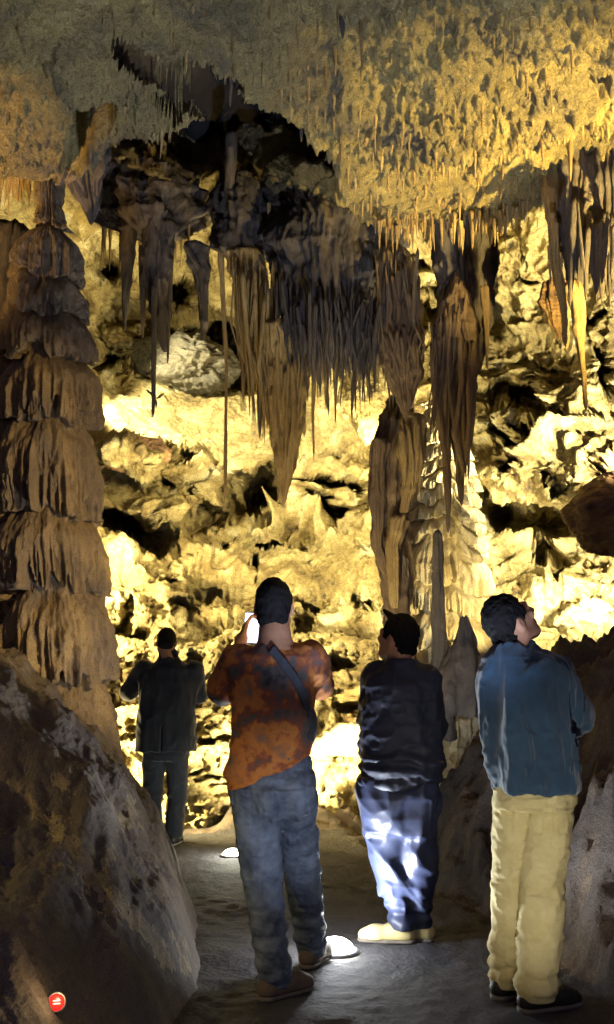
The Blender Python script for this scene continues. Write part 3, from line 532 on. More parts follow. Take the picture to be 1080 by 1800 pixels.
# left group of dark grey hanging chunks
formation('stalactite', 'broad dark grey blocky stalactite behind and right of the tiered column', 'stalactite', 'dark',
 [([(278, 385, 66, 8.4, .7), (276, 430, 60, 8.4, .7), (274, 490, 54, 8.4, .7), (284, 560, 34, 8.4, .7), (290, 620, 10, 8.4, .7)], dict(n=110, m=70, rib=.3, ribs=14)),
  ([(252, 430, 18, 8.4, .8), (251, 520, 13, 8.4, .8), (251, 595, 4, 8.4, .8)], dict(n=60, m=20, rib=.2, ribs=6)),
  ([(300, 430, 14, 8.4, .8), (296, 560, 9, 8.4, .8), (295, 640, 3, 8.4, .8)], dict(n=60, m=20, rib=.2, ribs=6))])
formation('stalactite', 'spiky dark stalactite with a thin tip against the bright gap', 'stalactite', 'dark',
 [([(228, 395, 24, 8.4, .8), (226, 450, 24, 8.4, .8), (222, 500, 20, 8.4, .8), (220, 550, 9, 8.4, .8), (219, 585, 3, 8.4, .8)], dict(n=80, m=30, rib=.3, ribs=8, lump=.3))])
formation('stalactite', 'long black rod-like stalactite with a twiggy growth near its tip', 'stalactite', 'dark',
 [([(271, 500, 12, 8.2, 1), (270, 600, 9, 8.2, 1), (270, 700, 8, 8.2, 1), (269, 725, 6, 8.2, 1), (269, 736, 2, 8.2, 1)], dict(n=120, m=16, rib=.1, ribs=4, lump=.3)),
  ([(270, 700, 6, 8.2, 1), (278, 700, 7, 8.2, 1), (284, 694, 6, 8.2, 1), (289, 691, 2, 8.2, 1)], dict(n=16, m=10)),
  ([(270, 696, 6, 8.2, 1), (263, 690, 7, 8.2, 1), (258, 684, 3, 8.2, 1)], dict(n=16, m=10)), ([(272, 700, 5, 8.2, 1), (275, 708, 5, 8.2, 1), (275, 716, 2, 8.2, 1)], dict(n=12, m=10))])
formation('stalactite', 'slender straight stalactite reaching down past the bright ledge', 'stalactite', 'tan',
 [([(388, 440, 14, 8.0, 1), (392, 520, 9, 8.0, 1), (397, 620, 7, 8.0, 1), (398, 650, 5, 8.0, 1), (397, 760, 6, 8.0, 1), (396, 860, 7, 8.0, 1), (395, 893, 3, 8.0, 1)], dict(n=160, m=14, rib=.1, ribs=4, lump=.25))])
formation('stalactite', 'orange-edged crooked drapery hook hanging left of the golden strands', 'stalactite', 'dark',
 [([(345, 425, 44, 8.5, .6), (350, 470, 34, 8.5, .6), (356, 520, 20, 8.5, .6), (358, 570, 14, 8.5, .6), (358, 600, 4, 8.5, .6)], dict(n=90, m=40, rib=.35, ribs=10, lump=.3)),
  ([(326, 430, 9, 8.4, 1), (340, 455, 10, 8.4, 1), (352, 475, 9, 8.4, 1), (358, 540, 4, 8.4, 1)], dict(n=50, m=14))])
thin = [(457, 640, 772, 9, 8.0, 'thin dark stalactite just left of the big ribbed one'), (552, 640, 812, 6, 7.9, 'thin knobbly stalactite right of the big ribbed one'),
        (575, 600, 720, 6, 7.9, 'thin golden stalactite below the central dark curtain'), (563, 560, 700, 7, 7.9, 'short golden stalactite beneath the left of the dark curtain'),
        (590, 620, 745, 6, 7.9, 'slim golden stalactite ending above the pale ledge'), (535, 640, 770, 9, 7.95, 'narrow stalactite hugging the big ribbed one'),
        (648, 600, 700, 7, 7.8, 'slim stalactite in front of the pale dome'), (530, 160, 250, 8, 6.4, 'slender stalactite on the grey ceiling at top centre'),
        (637, 0, 130, 7, 4.9, 'orange slender stalactite near the top of the photo'), (603, 0, 70, 9, 4.9, 'dim slender stalactite at the top beside the orange one'),
        (815, 230, 300, 12, 6.0, 'short thick stalactite in the middle of the golden ceiling'), (904, 140, 215, 7, 5.6, 'dark thin stalactite on the golden ceiling'),
        (1003, 190, 320, 10, 6.0, 'drooping golden stalactite above the right draperies'), (405, 60, 190, 9, 6.2, 'grey hanging stalactite beside the black hollow'),
        (405, 230, 440, 16, 8.4, 'long dim stalactite running down left of the central curtain'), (470, 350, 400, 14, 8.6, 'pale stubby stalactite above the golden strands')]
for x, y0, y1, w_, d_, lab in thin:
    formation('stalactite', lab, 'stalactite', 'dark' if 'dark' in lab or 'dim' in lab or 'grey' in lab else 'tan',
      [([(x+2, y0, w_*1.3, d_, 1), (x+random.uniform(-3, 3), (y0+y1)/2, w_, d_, 1), (x, y0+(y1-y0)*.85, w_*.7, d_, 1), (x, y1, w_*.2, d_, 1)], dict(n=70, m=14, rib=.15, ribs=5, lump=.3, seed=x*.1))])
# dark rough blocks hanging by the top left
formation('hanging_drapery', 'black ragged rock mass hanging in shadow above the tiered column', 'hanging rock', 'dark',
 [([(160, 150, 40, 7.3, .8), (150, 200, 76, 7.3, .8), (146, 260, 84, 7.3, .8), (152, 320, 60, 7.3, .8), (160, 370, 30, 7.3, .8), (160, 396, 8, 7.3, .8)], dict(n=120, m=110, rib=.3, ribs=14, lump=.45, fine=.12))])

# small fringe stalactites: individual copies of four shapes
fr_me = []
for k in range(5):
    n_, m_ = 22, 10; u = np.linspace(0, 1, n_); th = np.linspace(0, 2*np.pi, m_, endpoint=False); U, T = np.meshgrid(u, th, indexing='ij')
    rr_ = (1-U)**.7*(1+.22*vnoise(np.stack([np.cos(T)+k*5, np.sin(T), U*6], -1))+.1*vnoise(np.stack([np.cos(T)*3+k, np.sin(T)*3, U*14], -1)))
    V = np.stack([np.cos(T)*rr_+.5*vnoise(np.stack([U*2+k*9, U*0, U*0], -1))*U, np.sin(T)*rr_, -U+.06], -1)
    fr_me.append(mesh_np('small_stalactite', V, grid_faces(n_, m_, wrap=True))); fr_me[-1].materials.append(M['tan'])
def fringe(px, py, d, rpx, lpx, label, group):
    p = P(px, py, d); o = bpy.data.objects.new('small_stalactite', random.choice(fr_me)); C.objects.link(o)
    r = rpx/F*d/2; o.location = [float(v) for v in p]; o.scale = (r, r, lpx/F*d); o.rotation_euler = (random.uniform(-.04, .04), random.uniform(-.04, .04), random.uniform(0, 6.3))
    tag(o, label, 'stalactite', group)
gl = 'small stalactite in the fringe along the lip of the golden ceiling'; gg = 'small stalactites fringing the golden ceiling'
for k in range(120):
    x = random.uniform(655, 935); y = np.interp(x, [655, 670, 760, 870, 935], [385, 395, 402, 402, 360])+random.uniform(-34, 8)
    wv = random.random()
    fringe(x, y, 7.05+random.uniform(-.3, .1), random.uniform(4, 9), 18+46*wv*wv, gl, gg)
zc = CEIL[:, 2]-CAMZ; wyc = CEIL[:, 1]*cp+zc*sp; pxc = 540+F*CEIL[:, 0]/wyc; pyc = 900-F*(zc*cp-CEIL[:, 1]*sp)/wyc
for cond, n_, lab, grp in (((pxc > 600) & (pxc < 1080) & (pyc > 20), 260, 'tiny golden drips dotted all over the underside of the golden ceiling', 'small stalactites dotting the golden ceiling'),
                      ((pxc > 180) & (pxc < 600) & (pyc > 5), 110, 'tiny grey drips dotted over the blue-grey ceiling left of the golden part', 'small stalactites dotting the grey ceiling')):
    ii = np.flatnonzero(cond); g = G()
    for k in RNG.choice(ii, n_, replace=False):
        wv = random.random(); me_ = random.choice(fr_me); v_ = np.zeros(len(me_.vertices)*3, np.float32); me_.vertices.foreach_get('co', v_)
        r = random.uniform(5, 11)/F*CEIL[k, 1]/2; l_ = (16+50*wv**3)/F*CEIL[k, 1]; an = random.uniform(0, 6.3)
        v_ = v_.reshape(-1, 3)*[r, r, l_]; v_ = np.stack([v_[:, 0]*math.cos(an)-v_[:, 1]*math.sin(an), v_[:, 0]*math.sin(an)+v_[:, 1]*math.cos(an), v_[:, 2]], -1)
        g.add(v_+CEIL[k]+[0, 0, .015], grid_faces(22, 10, wrap=True))
    rock_obj('ceiling_drips', g, M['tan'], lab, 'drips', None, 'stuff')
for k in range(26):
    fringe(random.uniform(-10, 62), random.uniform(300, 322), 6.9, random.uniform(5, 12), random.uniform(25, 80), 'small dark stalactite fringing the ceiling before the bright gap at the left edge', 'small stalactites at the left edge')
for k in range(44):
    x = random.uniform(545, 740); y = np.interp(x, [545, 600, 660, 740], [620, 625, 615, 600])+random.uniform(-20, 20)
    fringe(x, y, 7.75+random.uniform(-.1, .1), random.uniform(5, 9), random.uniform(30, 90), 'small golden stalactite along the ragged bottom of the central dark curtain', 'small stalactites under the central curtain')
for k in range(24):
    x = random.uniform(170, 340); y = 385+random.uniform(-10, 20)
    fringe(x, y, 8.8+random.uniform(-.2, .2), random.uniform(5, 11), random.uniform(40, 110), 'small grey stalactite in the cluster right of the tiered column', 'small stalactites right of the tiered column')
for k in range(30):
    x = random.uniform(960, 1085); y = 430+random.uniform(-60, 40)
    fringe(x, y, 6.55+random.uniform(-.2, .2), random.uniform(5, 12), random.uniform(40, 90), 'small stalactite among the draperies at the upper right', 'small stalactites among the right draperies')
for k in range(26):
    x = random.uniform(440, 560); y = 395+random.uniform(-40, 30)
    fringe(x, y, 8.5+random.uniform(-.2, .2), random.uniform(6, 11), random.uniform(25, 70), 'small stubby stalactite on the grey rock above the golden strands', 'small stalactites above the golden strands')
#@@PEOPLE@@
# ------------------------------------------------------------ signed distance modelling for the figures
class Field:
    def __init__(s, lo, hi, res):
        s.lo = np.array(lo, float); s.res = res; s.n = np.ceil((np.array(hi)-s.lo)/res).astype(int)+1
        s.a = [s.lo[i]+np.arange(s.n[i])*res for i in range(3)]
        s.F = np.full(s.n, .5, np.float32)
    def sub(s, lo, hi, pad):
        i0 = np.clip(np.floor((np.array(lo)-pad-s.lo)/s.res).astype(int), 0, s.n-1); i1 = np.clip(np.ceil((np.array(hi)+pad-s.lo)/s.res).astype(int)+1, 1, s.n)
        sl = tuple(slice(a, b) for a, b in zip(i0, i1))
        p = np.stack(np.meshgrid(*[s.a[i][sl[i]] for i in range(3)], indexing='ij'), -1)
        return sl, p
    def put(s, sl, d, k, op='u'):
        f = s.F[sl]
        if op == 'u':
            h = np.clip(.5+.5*(f-d)/k, 0, 1); s.F[sl] = f*(1-h)+d*h-k*h*(1-h)
        else:
            d = -d; h = np.clip(.5-.5*(f-d)/k, 0, 1); s.F[sl] = f*(1-h)+d*h+k*h*(1-h)
    def cap(s, a, b, ra, rb, k=.02, flat=None, op='u'):
        """tapered limb from a to b"""
        a = np.array(a, float); b = np.array(b, float); rm = max(ra, rb)
        sl, p = s.sub(np.minimum(a, b), np.maximum(a, b), rm*1.3+k*1.5)
        ab = b-a; t = np.clip(((p-a) @ ab)/(ab @ ab+1e-9), 0, 1)
        v = p-a-t[..., None]*ab
        s.put(sl, np.sqrt((v*v).sum(-1))-(ra+(rb-ra)*t), k, op)
    def chain(s, pts, rs, k=.02):
        for i in range(len(pts)-1): s.cap(pts[i], pts[i+1], rs[i], rs[i+1], k)
    def ell(s, c, r, k=.02, rot=None, op='u', warp=None):
        c = np.array(c, float); r = np.array(r, float); m = r.max()
        sl, p = s.sub(c-m, c+m, k*1.5+.01)
        q = p-c
        if rot is not None: q = q @ np.array(rot)
        l = np.sqrt(((q/r)**2).sum(-1)); g = np.sqrt(((q/(r*r))**2).sum(-1))+1e-6
        d = l*(l-1)/g
        if warp is not None: d = d+warp(p)
        s.put(sl, d, k, op)
    def slab(s, rows, yaw=0, k=.02):
        """torso-like loft: rows of (centre xyz, rx, ry) by rising z"""
        rows = sorted(rows, key=lambda a: a[0][2]); z = [a[0][2] for a in rows]
        cs = np.array([a[0] for a in rows]); mr = max(max(a[1], a[2]) for a in rows)
        sl, p = s.sub(cs.min(0)-[mr, mr, 0], cs.max(0)+[mr, mr, 0], k*1.5+.01)
        Z = p[..., 2]
        def ip(v):   # smooth interpolation
            return np.interp(Z, z, v)
        x = p[..., 0]-ip(cs[:, 0]); y = p[..., 1]-ip(cs[:, 1]); rx = ip([a[1] for a in rows]); ry = ip([a[2] for a in rows])
        c_, s_ = math.cos(yaw), math.sin(yaw); x, y = x*c_+y*s_, -x*s_+y*c_
        l = ((np.abs(x)/rx)**2.4+(np.abs(y)/ry)**2.4)**(1/2.4); d = (l-1)*np.minimum(rx, ry)
        e = np.maximum(z[0]-Z, Z-z[-1]); d = np.where(e > 0, np.sqrt(np.clip(d, 0, 9)**2+e*e), np.maximum(d, e)); d = np.where((e <= 0) & (d > 0), d, d)
        s.put(sl, d, k)
    def cut_plane(s, pt, n, k=.006):
        n = np.array(n, float); n /= np.linalg.norm(n)
        p = np.stack(np.meshgrid(*s.a, indexing='ij'), -1); d = (p-np.array(pt)) @ n
        f = s.F; h = np.clip(.5-.5*(f-d)/k, 0, 1); s.F = (f*(1-h)+d*h+k*h*(1-h)).astype(np.float32)
    def disp(s, fn):
        m = np.abs(s.F) < .06; idx = np.argwhere(m); p = s.lo+idx*s.res
        s.F[m] += fn(p).astype(np.float32)
    def mesh(s):
        F = s.F; I = F < 0
        c = [F[i:F.shape[0]-1+i, j:F.shape[1]-1+j, k:F.shape[2]-1+k] for i in (0, 1) for j in (0, 1) for k in (0, 1)]
        ins = sum((x < 0).astype(np.int8) for x in c); act = (ins > 0) & (ins < 8)
        idx = np.full(act.shape, -1, np.int64); A = np.argwhere(act); idx[act] = np.arange(len(A))
        acc = np.zeros((len(A), 3)); cnt = np.zeros(len(A)); cv = [x[act] for x in c]
        offs = [(i, j, k) for i in (0, 1) for j in (0, 1) for k in (0, 1)]
        for a in range(8):
            for b in range(a+1, 8):
                if sum(abs(offs[a][q]-offs[b][q]) for q in range(3)) != 1: continue
                fa, fb = cv[a], cv[b]; m = (fa < 0) != (fb < 0); t = np.where(m, fa/(fa-fb+1e-12), 0)
                pa = np.array(offs[a]); pb = np.array(offs[b])
                acc[m] += (pa+(pb-pa)*t[:, None])[m]; cnt[m] += 1
        V = (A+acc/np.maximum(cnt, 1)[:, None])*s.res+s.lo
        Q = []
        for ax in range(3):
            u, v = (ax+1) % 3, (ax+2) % 3
            S0 = [slice(1, -1)]*3; S0[ax] = slice(0, -1); S1 = list(S0); S1[ax] = slice(1, None)
            a = I[tuple(S0)]; b = I[tuple(S1)]; e = np.argwhere(a != b); fl = a[a != b]
            if not len(e): continue
            base = e.copy(); base[:, u] += 1; base[:, v] += 1
            def cell(du, dv):
                q = base.copy(); q[:, u] -= du; q[:, v] -= dv; return idx[q[:, 0], q[:, 1], q[:, 2]]
            q = np.stack([cell(1, 1), cell(0, 1), cell(0, 0), cell(1, 0)], -1)
            q[~fl] = q[~fl][:, ::-1]; Q.append(q)
        return V, np.concatenate(Q)

def cloth_mat(name, col, rough=.8, sheen=0., spec=.2, weave=420, bump=.25, col2=None, pat=None, aniso=None):
    m = bpy.data.materials.new(name); m.use_nodes = True; nt = m.node_tree; N = nt.nodes; L = nt.links
    b = N['Principled BSDF']; b.inputs['Roughness'].default_value = rough; b.inputs['Specular IOR Level'].default_value = spec
    b.inputs['Sheen Weight'].default_value = sheen
    tc = N.new('ShaderNodeTexCoord'); n = N.new('ShaderNodeTexNoise'); n.inputs['Scale'].default_value = weave; n.inputs['Detail'].default_value = 3
    L.new(tc.outputs['Object'], n.inputs['Vector'])
    n2 = N.new('ShaderNodeTexNoise'); n2.inputs['Scale'].default_value = 9 if pat is None else pat[0]; n2.inputs['Detail'].default_value = 4 if pat is None else 7
    n2.inputs['Roughness'].default_value = .62; L.new(tc.outputs['Object'], n2.inputs['Vector'])
    cr = N.new('ShaderNodeValToRGB'); L.new(n2.outputs[0], cr.inputs[0]); e = cr.color_ramp.elements
    if pat is None:
        c2 = col2 or tuple(x*.72 for x in col); e[0].position = .35; e[1].position = .65; e[0].color = (*c2, 1); e[1].color = (*col, 1)
    else:
        cs = pat[1]
        while len(e) < len(cs): e.new(.5)
        for i, (ps, cc) in enumerate(cs): e[i].position = ps; e[i].color = (*cc, 1)
    mm = N.new('ShaderNodeMix'); mm.data_type = 'RGBA'; mm.blend_type = 'MULTIPLY'; mm.inputs[0].default_value = .5
    L.new(cr.outputs[0], mm.inputs[6]); L.new(n.outputs[0], mm.inputs[7]); L.new(mm.outputs[2], b.inputs['Base Color'])
    bp = N.new('ShaderNodeBump'); bp.inputs['Strength'].default_value = bump; bp.inputs['Distance'].default_value = .002
    L.new(n.outputs[0], bp.inputs['Height']); L.new(bp.outputs[0], b.inputs['Normal'])
    return m
def plain(name, col, rough=.5, metal=0, emit=None, power=0, spec=.5):
    m = bpy.data.materials.new(name); m.use_nodes = True; nt = m.node_tree; b = nt.nodes['Principled BSDF']
    n = nt.nodes.new('ShaderNodeTexNoise'); n.inputs['Scale'].default_value = 30; r = nt.nodes.new('ShaderNodeMapRange')
    r.inputs[3].default_value = rough*.8; r.inputs[4].default_value = min(1, rough*1.2); nt.links.new(n.outputs[0], r.inputs[0]); nt.links.new(r.outputs[0], b.inputs['Roughness'])
    b.inputs['Base Color'].default_value = (*col, 1); b.inputs['Metallic'].default_value = metal; b.inputs['Specular IOR Level'].default_value = spec
    if emit: b.inputs['Emission Color'].default_value = (*emit, 1); b.inputs['Emission Strength'].default_value = power
    return m
M['skin'] = cloth_mat('skin', (.42, .22, .12), rough=.62, spec=.3, weave=160, bump=.1, col2=(.36, .18, .10))
M['hair'] = cloth_mat('black_hair', (.006, .005, .005), rough=.8, spec=.12, weave=300, bump=.8)
M['suit'] = cloth_mat('dark_suit_cloth', (.010, .013, .022), rough=.8, sheen=.2)
M['jeans'] = cloth_mat('blue_jeans', (.19, .235, .32), rough=.85, col2=(.05, .065, .105), spec=.15)
M['tee'] = cloth_mat('dyed_shirt_cloth', (.1, .1, .1), rough=.85, pat=(6.5, [(.33, (.04, .037, .04)), (.41, (.11, .10, .09)), (.47, (.26, .08, .04)), (.54, (.58, .22, .05)), (.61, (.40, .16, .06)), (.67, (.15, .14, .125))]))
M['nylon'] = cloth_mat('dark_nylon', (.022, .026, .048), rough=.6, spec=.3, weave=200, bump=.1)
M['satin'] = cloth_mat('blue_track_cloth', (.030, .038, .082), rough=.5, spec=.35, weave=200, bump=.1)
M['sweater'] = cloth_mat('blue_fleece', (.032, .070, .115), rough=.95, sheen=.3, weave=260, bump=.6)
M['khaki'] = cloth_mat('khaki_cotton', (.66, .56, .27), rough=.85, col2=(.56, .46, .20))
M['strap'] = cloth_mat('grey_webbing', (.07, .075, .09), rough=.8)
M['shoe_brown'] = cloth_mat('brown_suede', (.15, .11, .085), rough=.8)
M['shoe_yellow'] = cloth_mat('yellow_suede', (.60, .50, .24), rough=.8)
M['shoe_black'] = cloth_mat('black_leather', (.02, .02, .02), rough=.5)
M['sole'] = plain('rubber_sole', (.10, .085, .07), .8)
M['phone'] = plain('phone_shell', (.02, .02, .025), .3)

def seams(yc, xl, xr, ztop, w_=.075, h_=.14, amp=.0045):
    """grooves of a centre seam and two back pockets on trousers seen from behind"""
    def fn(p):
        x, y, z = p[:, 0], p[:, 1], p[:, 2]; back = (y < yc)
        g_ = np.exp(-((x-(xl+xr)/2)/.007)**2)*(z > ztop-.22)*(z < ztop+.02)
        for c_ in (xl, xr):
            q = np.maximum(np.abs(x-c_)-w_, np.abs(z-(ztop-.09))-h_*.55); g_ = g_+np.exp(-(q/.006)**2)*1.0+np.exp(-((z-(ztop-.035))/.006)**2)*(np.abs(x-c_) < w_)*.6
        return amp*g_*back
    return fn
class Person:
    def __init__(s, label, px, d, ground=0):
        s.o = P(px, 1211, d); s.o[2] = ground; s.d = d
        s.root = empty('person', [float(v) for v in s.o]); tag(s.root, label, 'person')
    def J(s, px, py, dy=0): return P(px, py, s.d+dy)-s.o
    def part(s, name, f, mat, parent=None, label=None):
        V, Q = f.mesh(); o = obj(name, mesh_np(name, V, Q), M[mat], parent or s.root)
        if label: o['label'] = label
        return o
def frame(yaw, pitch, roll=0):
    """head frame: columns right, forward, up; yaw > 0 turns to the right, pitch > 0 looks up"""
    m = Matrix.Rotation(-R(yaw), 3, 'Z') @ Matrix.Rotation(R(pitch), 3, 'X') @ Matrix.Rotation(R(roll), 3, 'Y')
    return np.array(m)
def head(f, c, A, s=1.0):
    """cranium, face, jaw, nose, ears, lips and sockets into field f; A is the head frame"""
    L = lambda x, y, z: np.array(c)+A @ (np.array([x, y, z])*s)
    f.ell(L(0, -.012, .02), np.array([.074, .094, .092])*s, .02, rot=A)
    f.ell(L(0, .03, -.035), np.array([.058, .062, .075])*s, .03, rot=A)
    f.cap(L(0, .055, -.098), L(0, .05, -.085), .026*s, .03*s, .03)
    for sx in (-1, 1):
        f.cap(L(sx*.052, -.005, -.062), L(sx*.02, .062, -.095), .022*s, .02*s, .02)
        f.ell(L(sx*.034, .076, -.022), np.array([.024, .018, .018])*s, .015, rot=A)
        f.ell(L(sx*.031, .094, .006), np.array([.017, .012, .010])*s, .008, rot=A, op='s')
        f.ell(L(sx*.031, .083, .006), np.array([.012, .011, .010])*s, .004, rot=A)
        e = A @ np.array(Matrix.Rotation(sx*.35, 3, 'Z'))
        f.ell(L(sx*.080, -.008, -.012), np.array([.008, .019, .033])*s, .006, rot=e)
        f.ell(L(sx*.087, -.004, -.010), np.array([.005, .010, .019])*s, .004, rot=e, op='s')
    f.cap(L(0, .090, .018), L(0, .112, -.026), .008*s, .013*s, .010)
    for sx in (-1, 1): f.cap(L(sx*.009, .102, -.028), L(sx*.010, .098, -.028), .009*s, .008*s, .008)
    f.cap(L(-.020, .086, -.056), L(.020, .086, -.056), .007*s, .007*s, .006); f.cap(L(-.017, .085, -.066), L(.017, .085, -.066), .008*s, .008*s, .006)
    f.cap(L(-.030, .088, .026), L(.030, .088, .026), .010*s, .010*s, .012)
    return L
def hair(f, L, A, s=1.0, length=.012, front=.02, low=-.075, amp=.007, crown=None):
    f.ell(L(0, -.016, .026), np.array([.080+length*.3, .098+length*.5, .094+length])*s, .01, rot=A)
    f.cap(L(-.03, -.070, -.045), L(.03, -.070, -.045), .038*s, .038*s, .03)
    # face side of the hairline
    f.ell(L(0, .115, -.045), np.array([.083, .095, .120])*s, .008, rot=A, op='s')
    f.ell(L(0, .04, -.15), np.array([.12, .09, .10])*s, .01, rot=A, op='s')
    for sx in (-1, 1): f.ell(L(sx*.083, .0, -.02), np.array([.016, .024, .036])*s, .006, rot=A, op='s')
    f.disp(lambda p: amp*.7*fbm(p*46, 3)+amp*.8*np.abs(vnoise(p*np.array([120, 120, 70]))))
def hand(f, wrist, dirv, palm_n, side, curl=.6, s=1.0):
    """wrist point, finger direction, palm normal, side (+1 thumb towards dir x normal)"""
    w_ = np.array(wrist, float); d = np.array(dirv, float); d /= np.linalg.norm(d); n = np.array(palm_n, float); n -= d*(n @ d); n /= np.linalg.norm(n)
    t = np.cross(d, n)*side
    f.cap(w_, w_+d*.02*s, .026*s, .028*s, .015)
    for k in range(4):
        u = (k-1.5)*.019*s; f.cap(w_+d*.02*s+t*u*.7, w_+d*.085*s+t*u, .013*s, .0115*s, .012)
    for k, ln in enumerate([.066, .084, .090, .078][::-1] if side < 0 else [.066, .084, .090, .078]):
        u = (k-1.5)*.0205*s; q = w_+d*.088*s+t*u; dd = d.copy(); a = 0
        for j, fr in enumerate((.45, .31, .24)):
            a += curl*(.55+.25*j); dv = d*math.cos(a)+n*math.sin(a); q2 = q+dv*ln*fr*s
            f.cap(q, q2, (.0092-.0008*j)*s, (.0086-.0010*j)*s, .003); q = q2
    q = w_+d*.025*s+t*.028*s
    for j, (fr, sp_) in enumerate(((.038, .9), (.032, .5), (.026, .3))):
        dv = d*.75+t*sp_+n*(.35+.3*j*curl); dv /= np.linalg.norm(dv); q2 = q+dv*fr*s; f.cap(q, q2, (.0125-.0012*j)*s, (.0115-.0014*j)*s, .006); q = q2
def shoe(person, ank, yaw, mat, label=None, L_=.27, hgt=.075, sole='sole', name='shoe'):
    a = np.array(ank, float); c, s_ = math.sin(R(yaw)), math.cos(R(yaw)); fw = np.array([c, s_, 0]); rt = np.array([s_, -c, 0])
    z0 = 0.0
    f = Field(a-[.32, .32, .3], a+[.32, .32, .15], .0075)
    b = np.array([a[0], a[1], z0])
    f.cap(b-fw*.045+[0, 0, .045], b+fw*.02+[0, 0, .05], .040, .040, .03); f.cap(b-fw*.02+[0, 0, .05], b+fw*.12+[0, 0, .040], .043, .044, .03)
    f.cap(b+fw*.12+[0, 0, .036]-rt*.006, b+fw*.17+[0, 0, .032], .045, .036, .03); f.cap(b+[0, 0, .05]-fw*.01, b-fw*.01+[0, 0, .10], .040, .042, .02)
    for k in range(4): f.cap(b+fw*(.04+.022*k)-rt*.022+[0, 0, .092-.008*k], b+fw*(.04+.022*k)+rt*.022+[0, 0, .092-.008*k], .0035, .0035, .003)
    f.cut_plane([0, 0, z0+.020], (0, 0, -1))
    sh = person.part(name, f, mat, label=label)
    f = Field(a-[.32, .32, .3], a+[.32, .32, .15], .0075)
    f.cap(b-fw*.045+[0, 0, .02], b+fw*.06+[0, 0, .02], .044, .042, .02); f.cap(b+fw*.06+[0, 0, .02], b+fw*.17+[0, 0, .02], .045, .042, .02)
    f.cut_plane([0, 0, z0+.024], (0, 0, 1)); f.cut_plane([0, 0, z0+.001], (0, 0, -1))
    f.disp(lambda p: .003*np.abs(np.sin(p[:, 0]*160+p[:, 1]*160)))
    person.part('sole', f, sole, sh)
def folds(ax, f1, amp, seed=0, ridged=True, warp=.4):
    ax = np.array(ax, float)
    def fn(p):
        q = p*ax*f1+seed; q = q+warp*np.stack([vnoise(p*5+seed+k*7) for k in range(3)], -1)
        v = vnoise(q)
        v = (1-np.abs(v)*2.2) if ridged else v
        v2 = 1-np.abs(vnoise(q*2.1+9))*2.2
        return -amp*(v+.45*v2)
    return fn
def bands(p, z0, dz, sharp, amp, seed=0):
    """gathered cloth rings around z0"""
    return -amp*np.exp(-((p[:, 2]-z0)/dz)**2)*np.sin(p[:, 2]*sharp+3*vnoise(p*6+seed)+2*p[:, 0])

# ================= person 1: man in the dark suit, far left
a = Person('man in a dark suit jacket and trousers with head bowed beside the lit wall', 292, 8.65); J = a.J
H = frame(-5, -22); hc = J(293, 1130, .02)
shL, shR = J(254, 1176, 0), J(342, 1178, 0); elL, elR = J(226, 1216, .08), J(349, 1222, .08)
haL, haR = J(268, 1205, .36), J(318, 1205, .36)
hipL, hipR = J(272, 1318), J(311, 1318); knL, knR = J(268, 1395, .05), J(312, 1395, .02); anL, anR = J(270, 1462), J(306, 1462)
anL[2] = anR[2] = .09
f = Field([-.45, -.3, 0], [.42, .6, 1.8], .0095)
L_ = head(f, hc, H)
f.cap(hc+[0, -.02, -.05], J(296, 1160, -.02), .055, .062, .03); f.slab([(J(296, 1165), .10, .08), (J(297, 1180), .19, .11), (J(295, 1240), .17, .11), (J(292, 1300), .17, .12), (J(292, 1325), .17, .12)])
for s_, e_, h_ in ((shL, elL, haL), (shR, elR, haR)): f.chain([s_, e_, h_], [.044, .034, .03])
hand(f, haL, (.6, .6, .1), (.3, -.2, -1), -1, .7); hand(f, haR, (-.6, .6, .1), (-.3, -.2, -1), 1, .7)
for h_, k_, n_ in ((hipL, knL, anL), (hipR, knR, anR)): f.chain([h_, k_, n_], [.085, .055, .038]); f.cap(n_, n_+[0, .13, -.06], .035, .03)
a.part('body', f, 'skin')
f = Field(hc-.2, hc+.2, .006); hair(f, L_, H, length=.008, amp=.004); a.part('hair', f, 'hair')
f = Field([-.5, -.3, .5], [.45, .45, 1.62], .008)
f.slab([(J(297, 1156, -.01), .085, .085), (J(297, 1166), .13, .10), (J(297, 1176), .20, .115), (J(296, 1200), .235, .13), (J(295, 1240), .228, .135), (J(293, 1270), .235, .135), (J(292, 1320), .25, .145)], k=.03)
f.chain([shL, elL, haL+(elL-haL)*.1], [.078, .064, .05], .03); f.chain([shR, elR, haR+(elR-haR)*.1], [.078, .064, .05], .03)
f.cap(J(290, 1152), J(304, 1152), .05, .05, .02)
f.disp(folds((1.2, 1.2, .6), 9, .007)); f.disp(lambda p: .012*np.exp(-((p[:, 0]+.01)/.006)**2)*(p[:, 2] < .95)*(p[:, 1] < 0))
a.part('suit_jacket', f, 'suit')
f = Field([-.4, -.3, .04], [.4, .4, 1.0], .008)
f.slab([(J(291, 1335), .165, .12), (J(292, 1300), .17, .125)], k=.03)
f.chain([hipL, knL, anL], [.105, .076, .068], .02); f.chain([hipR, knR, anR], [.105, .076, .068], .02)
f.disp(folds((1, 1, 1.6), 7, .007, 3)); f.cut_plane([0, 0, .06], (0, 0, -1)); a.part('trousers', f, 'suit')
shoe(a, anL, -5, 'shoe_black'); shoe(a, anR, 8, 'shoe_black')

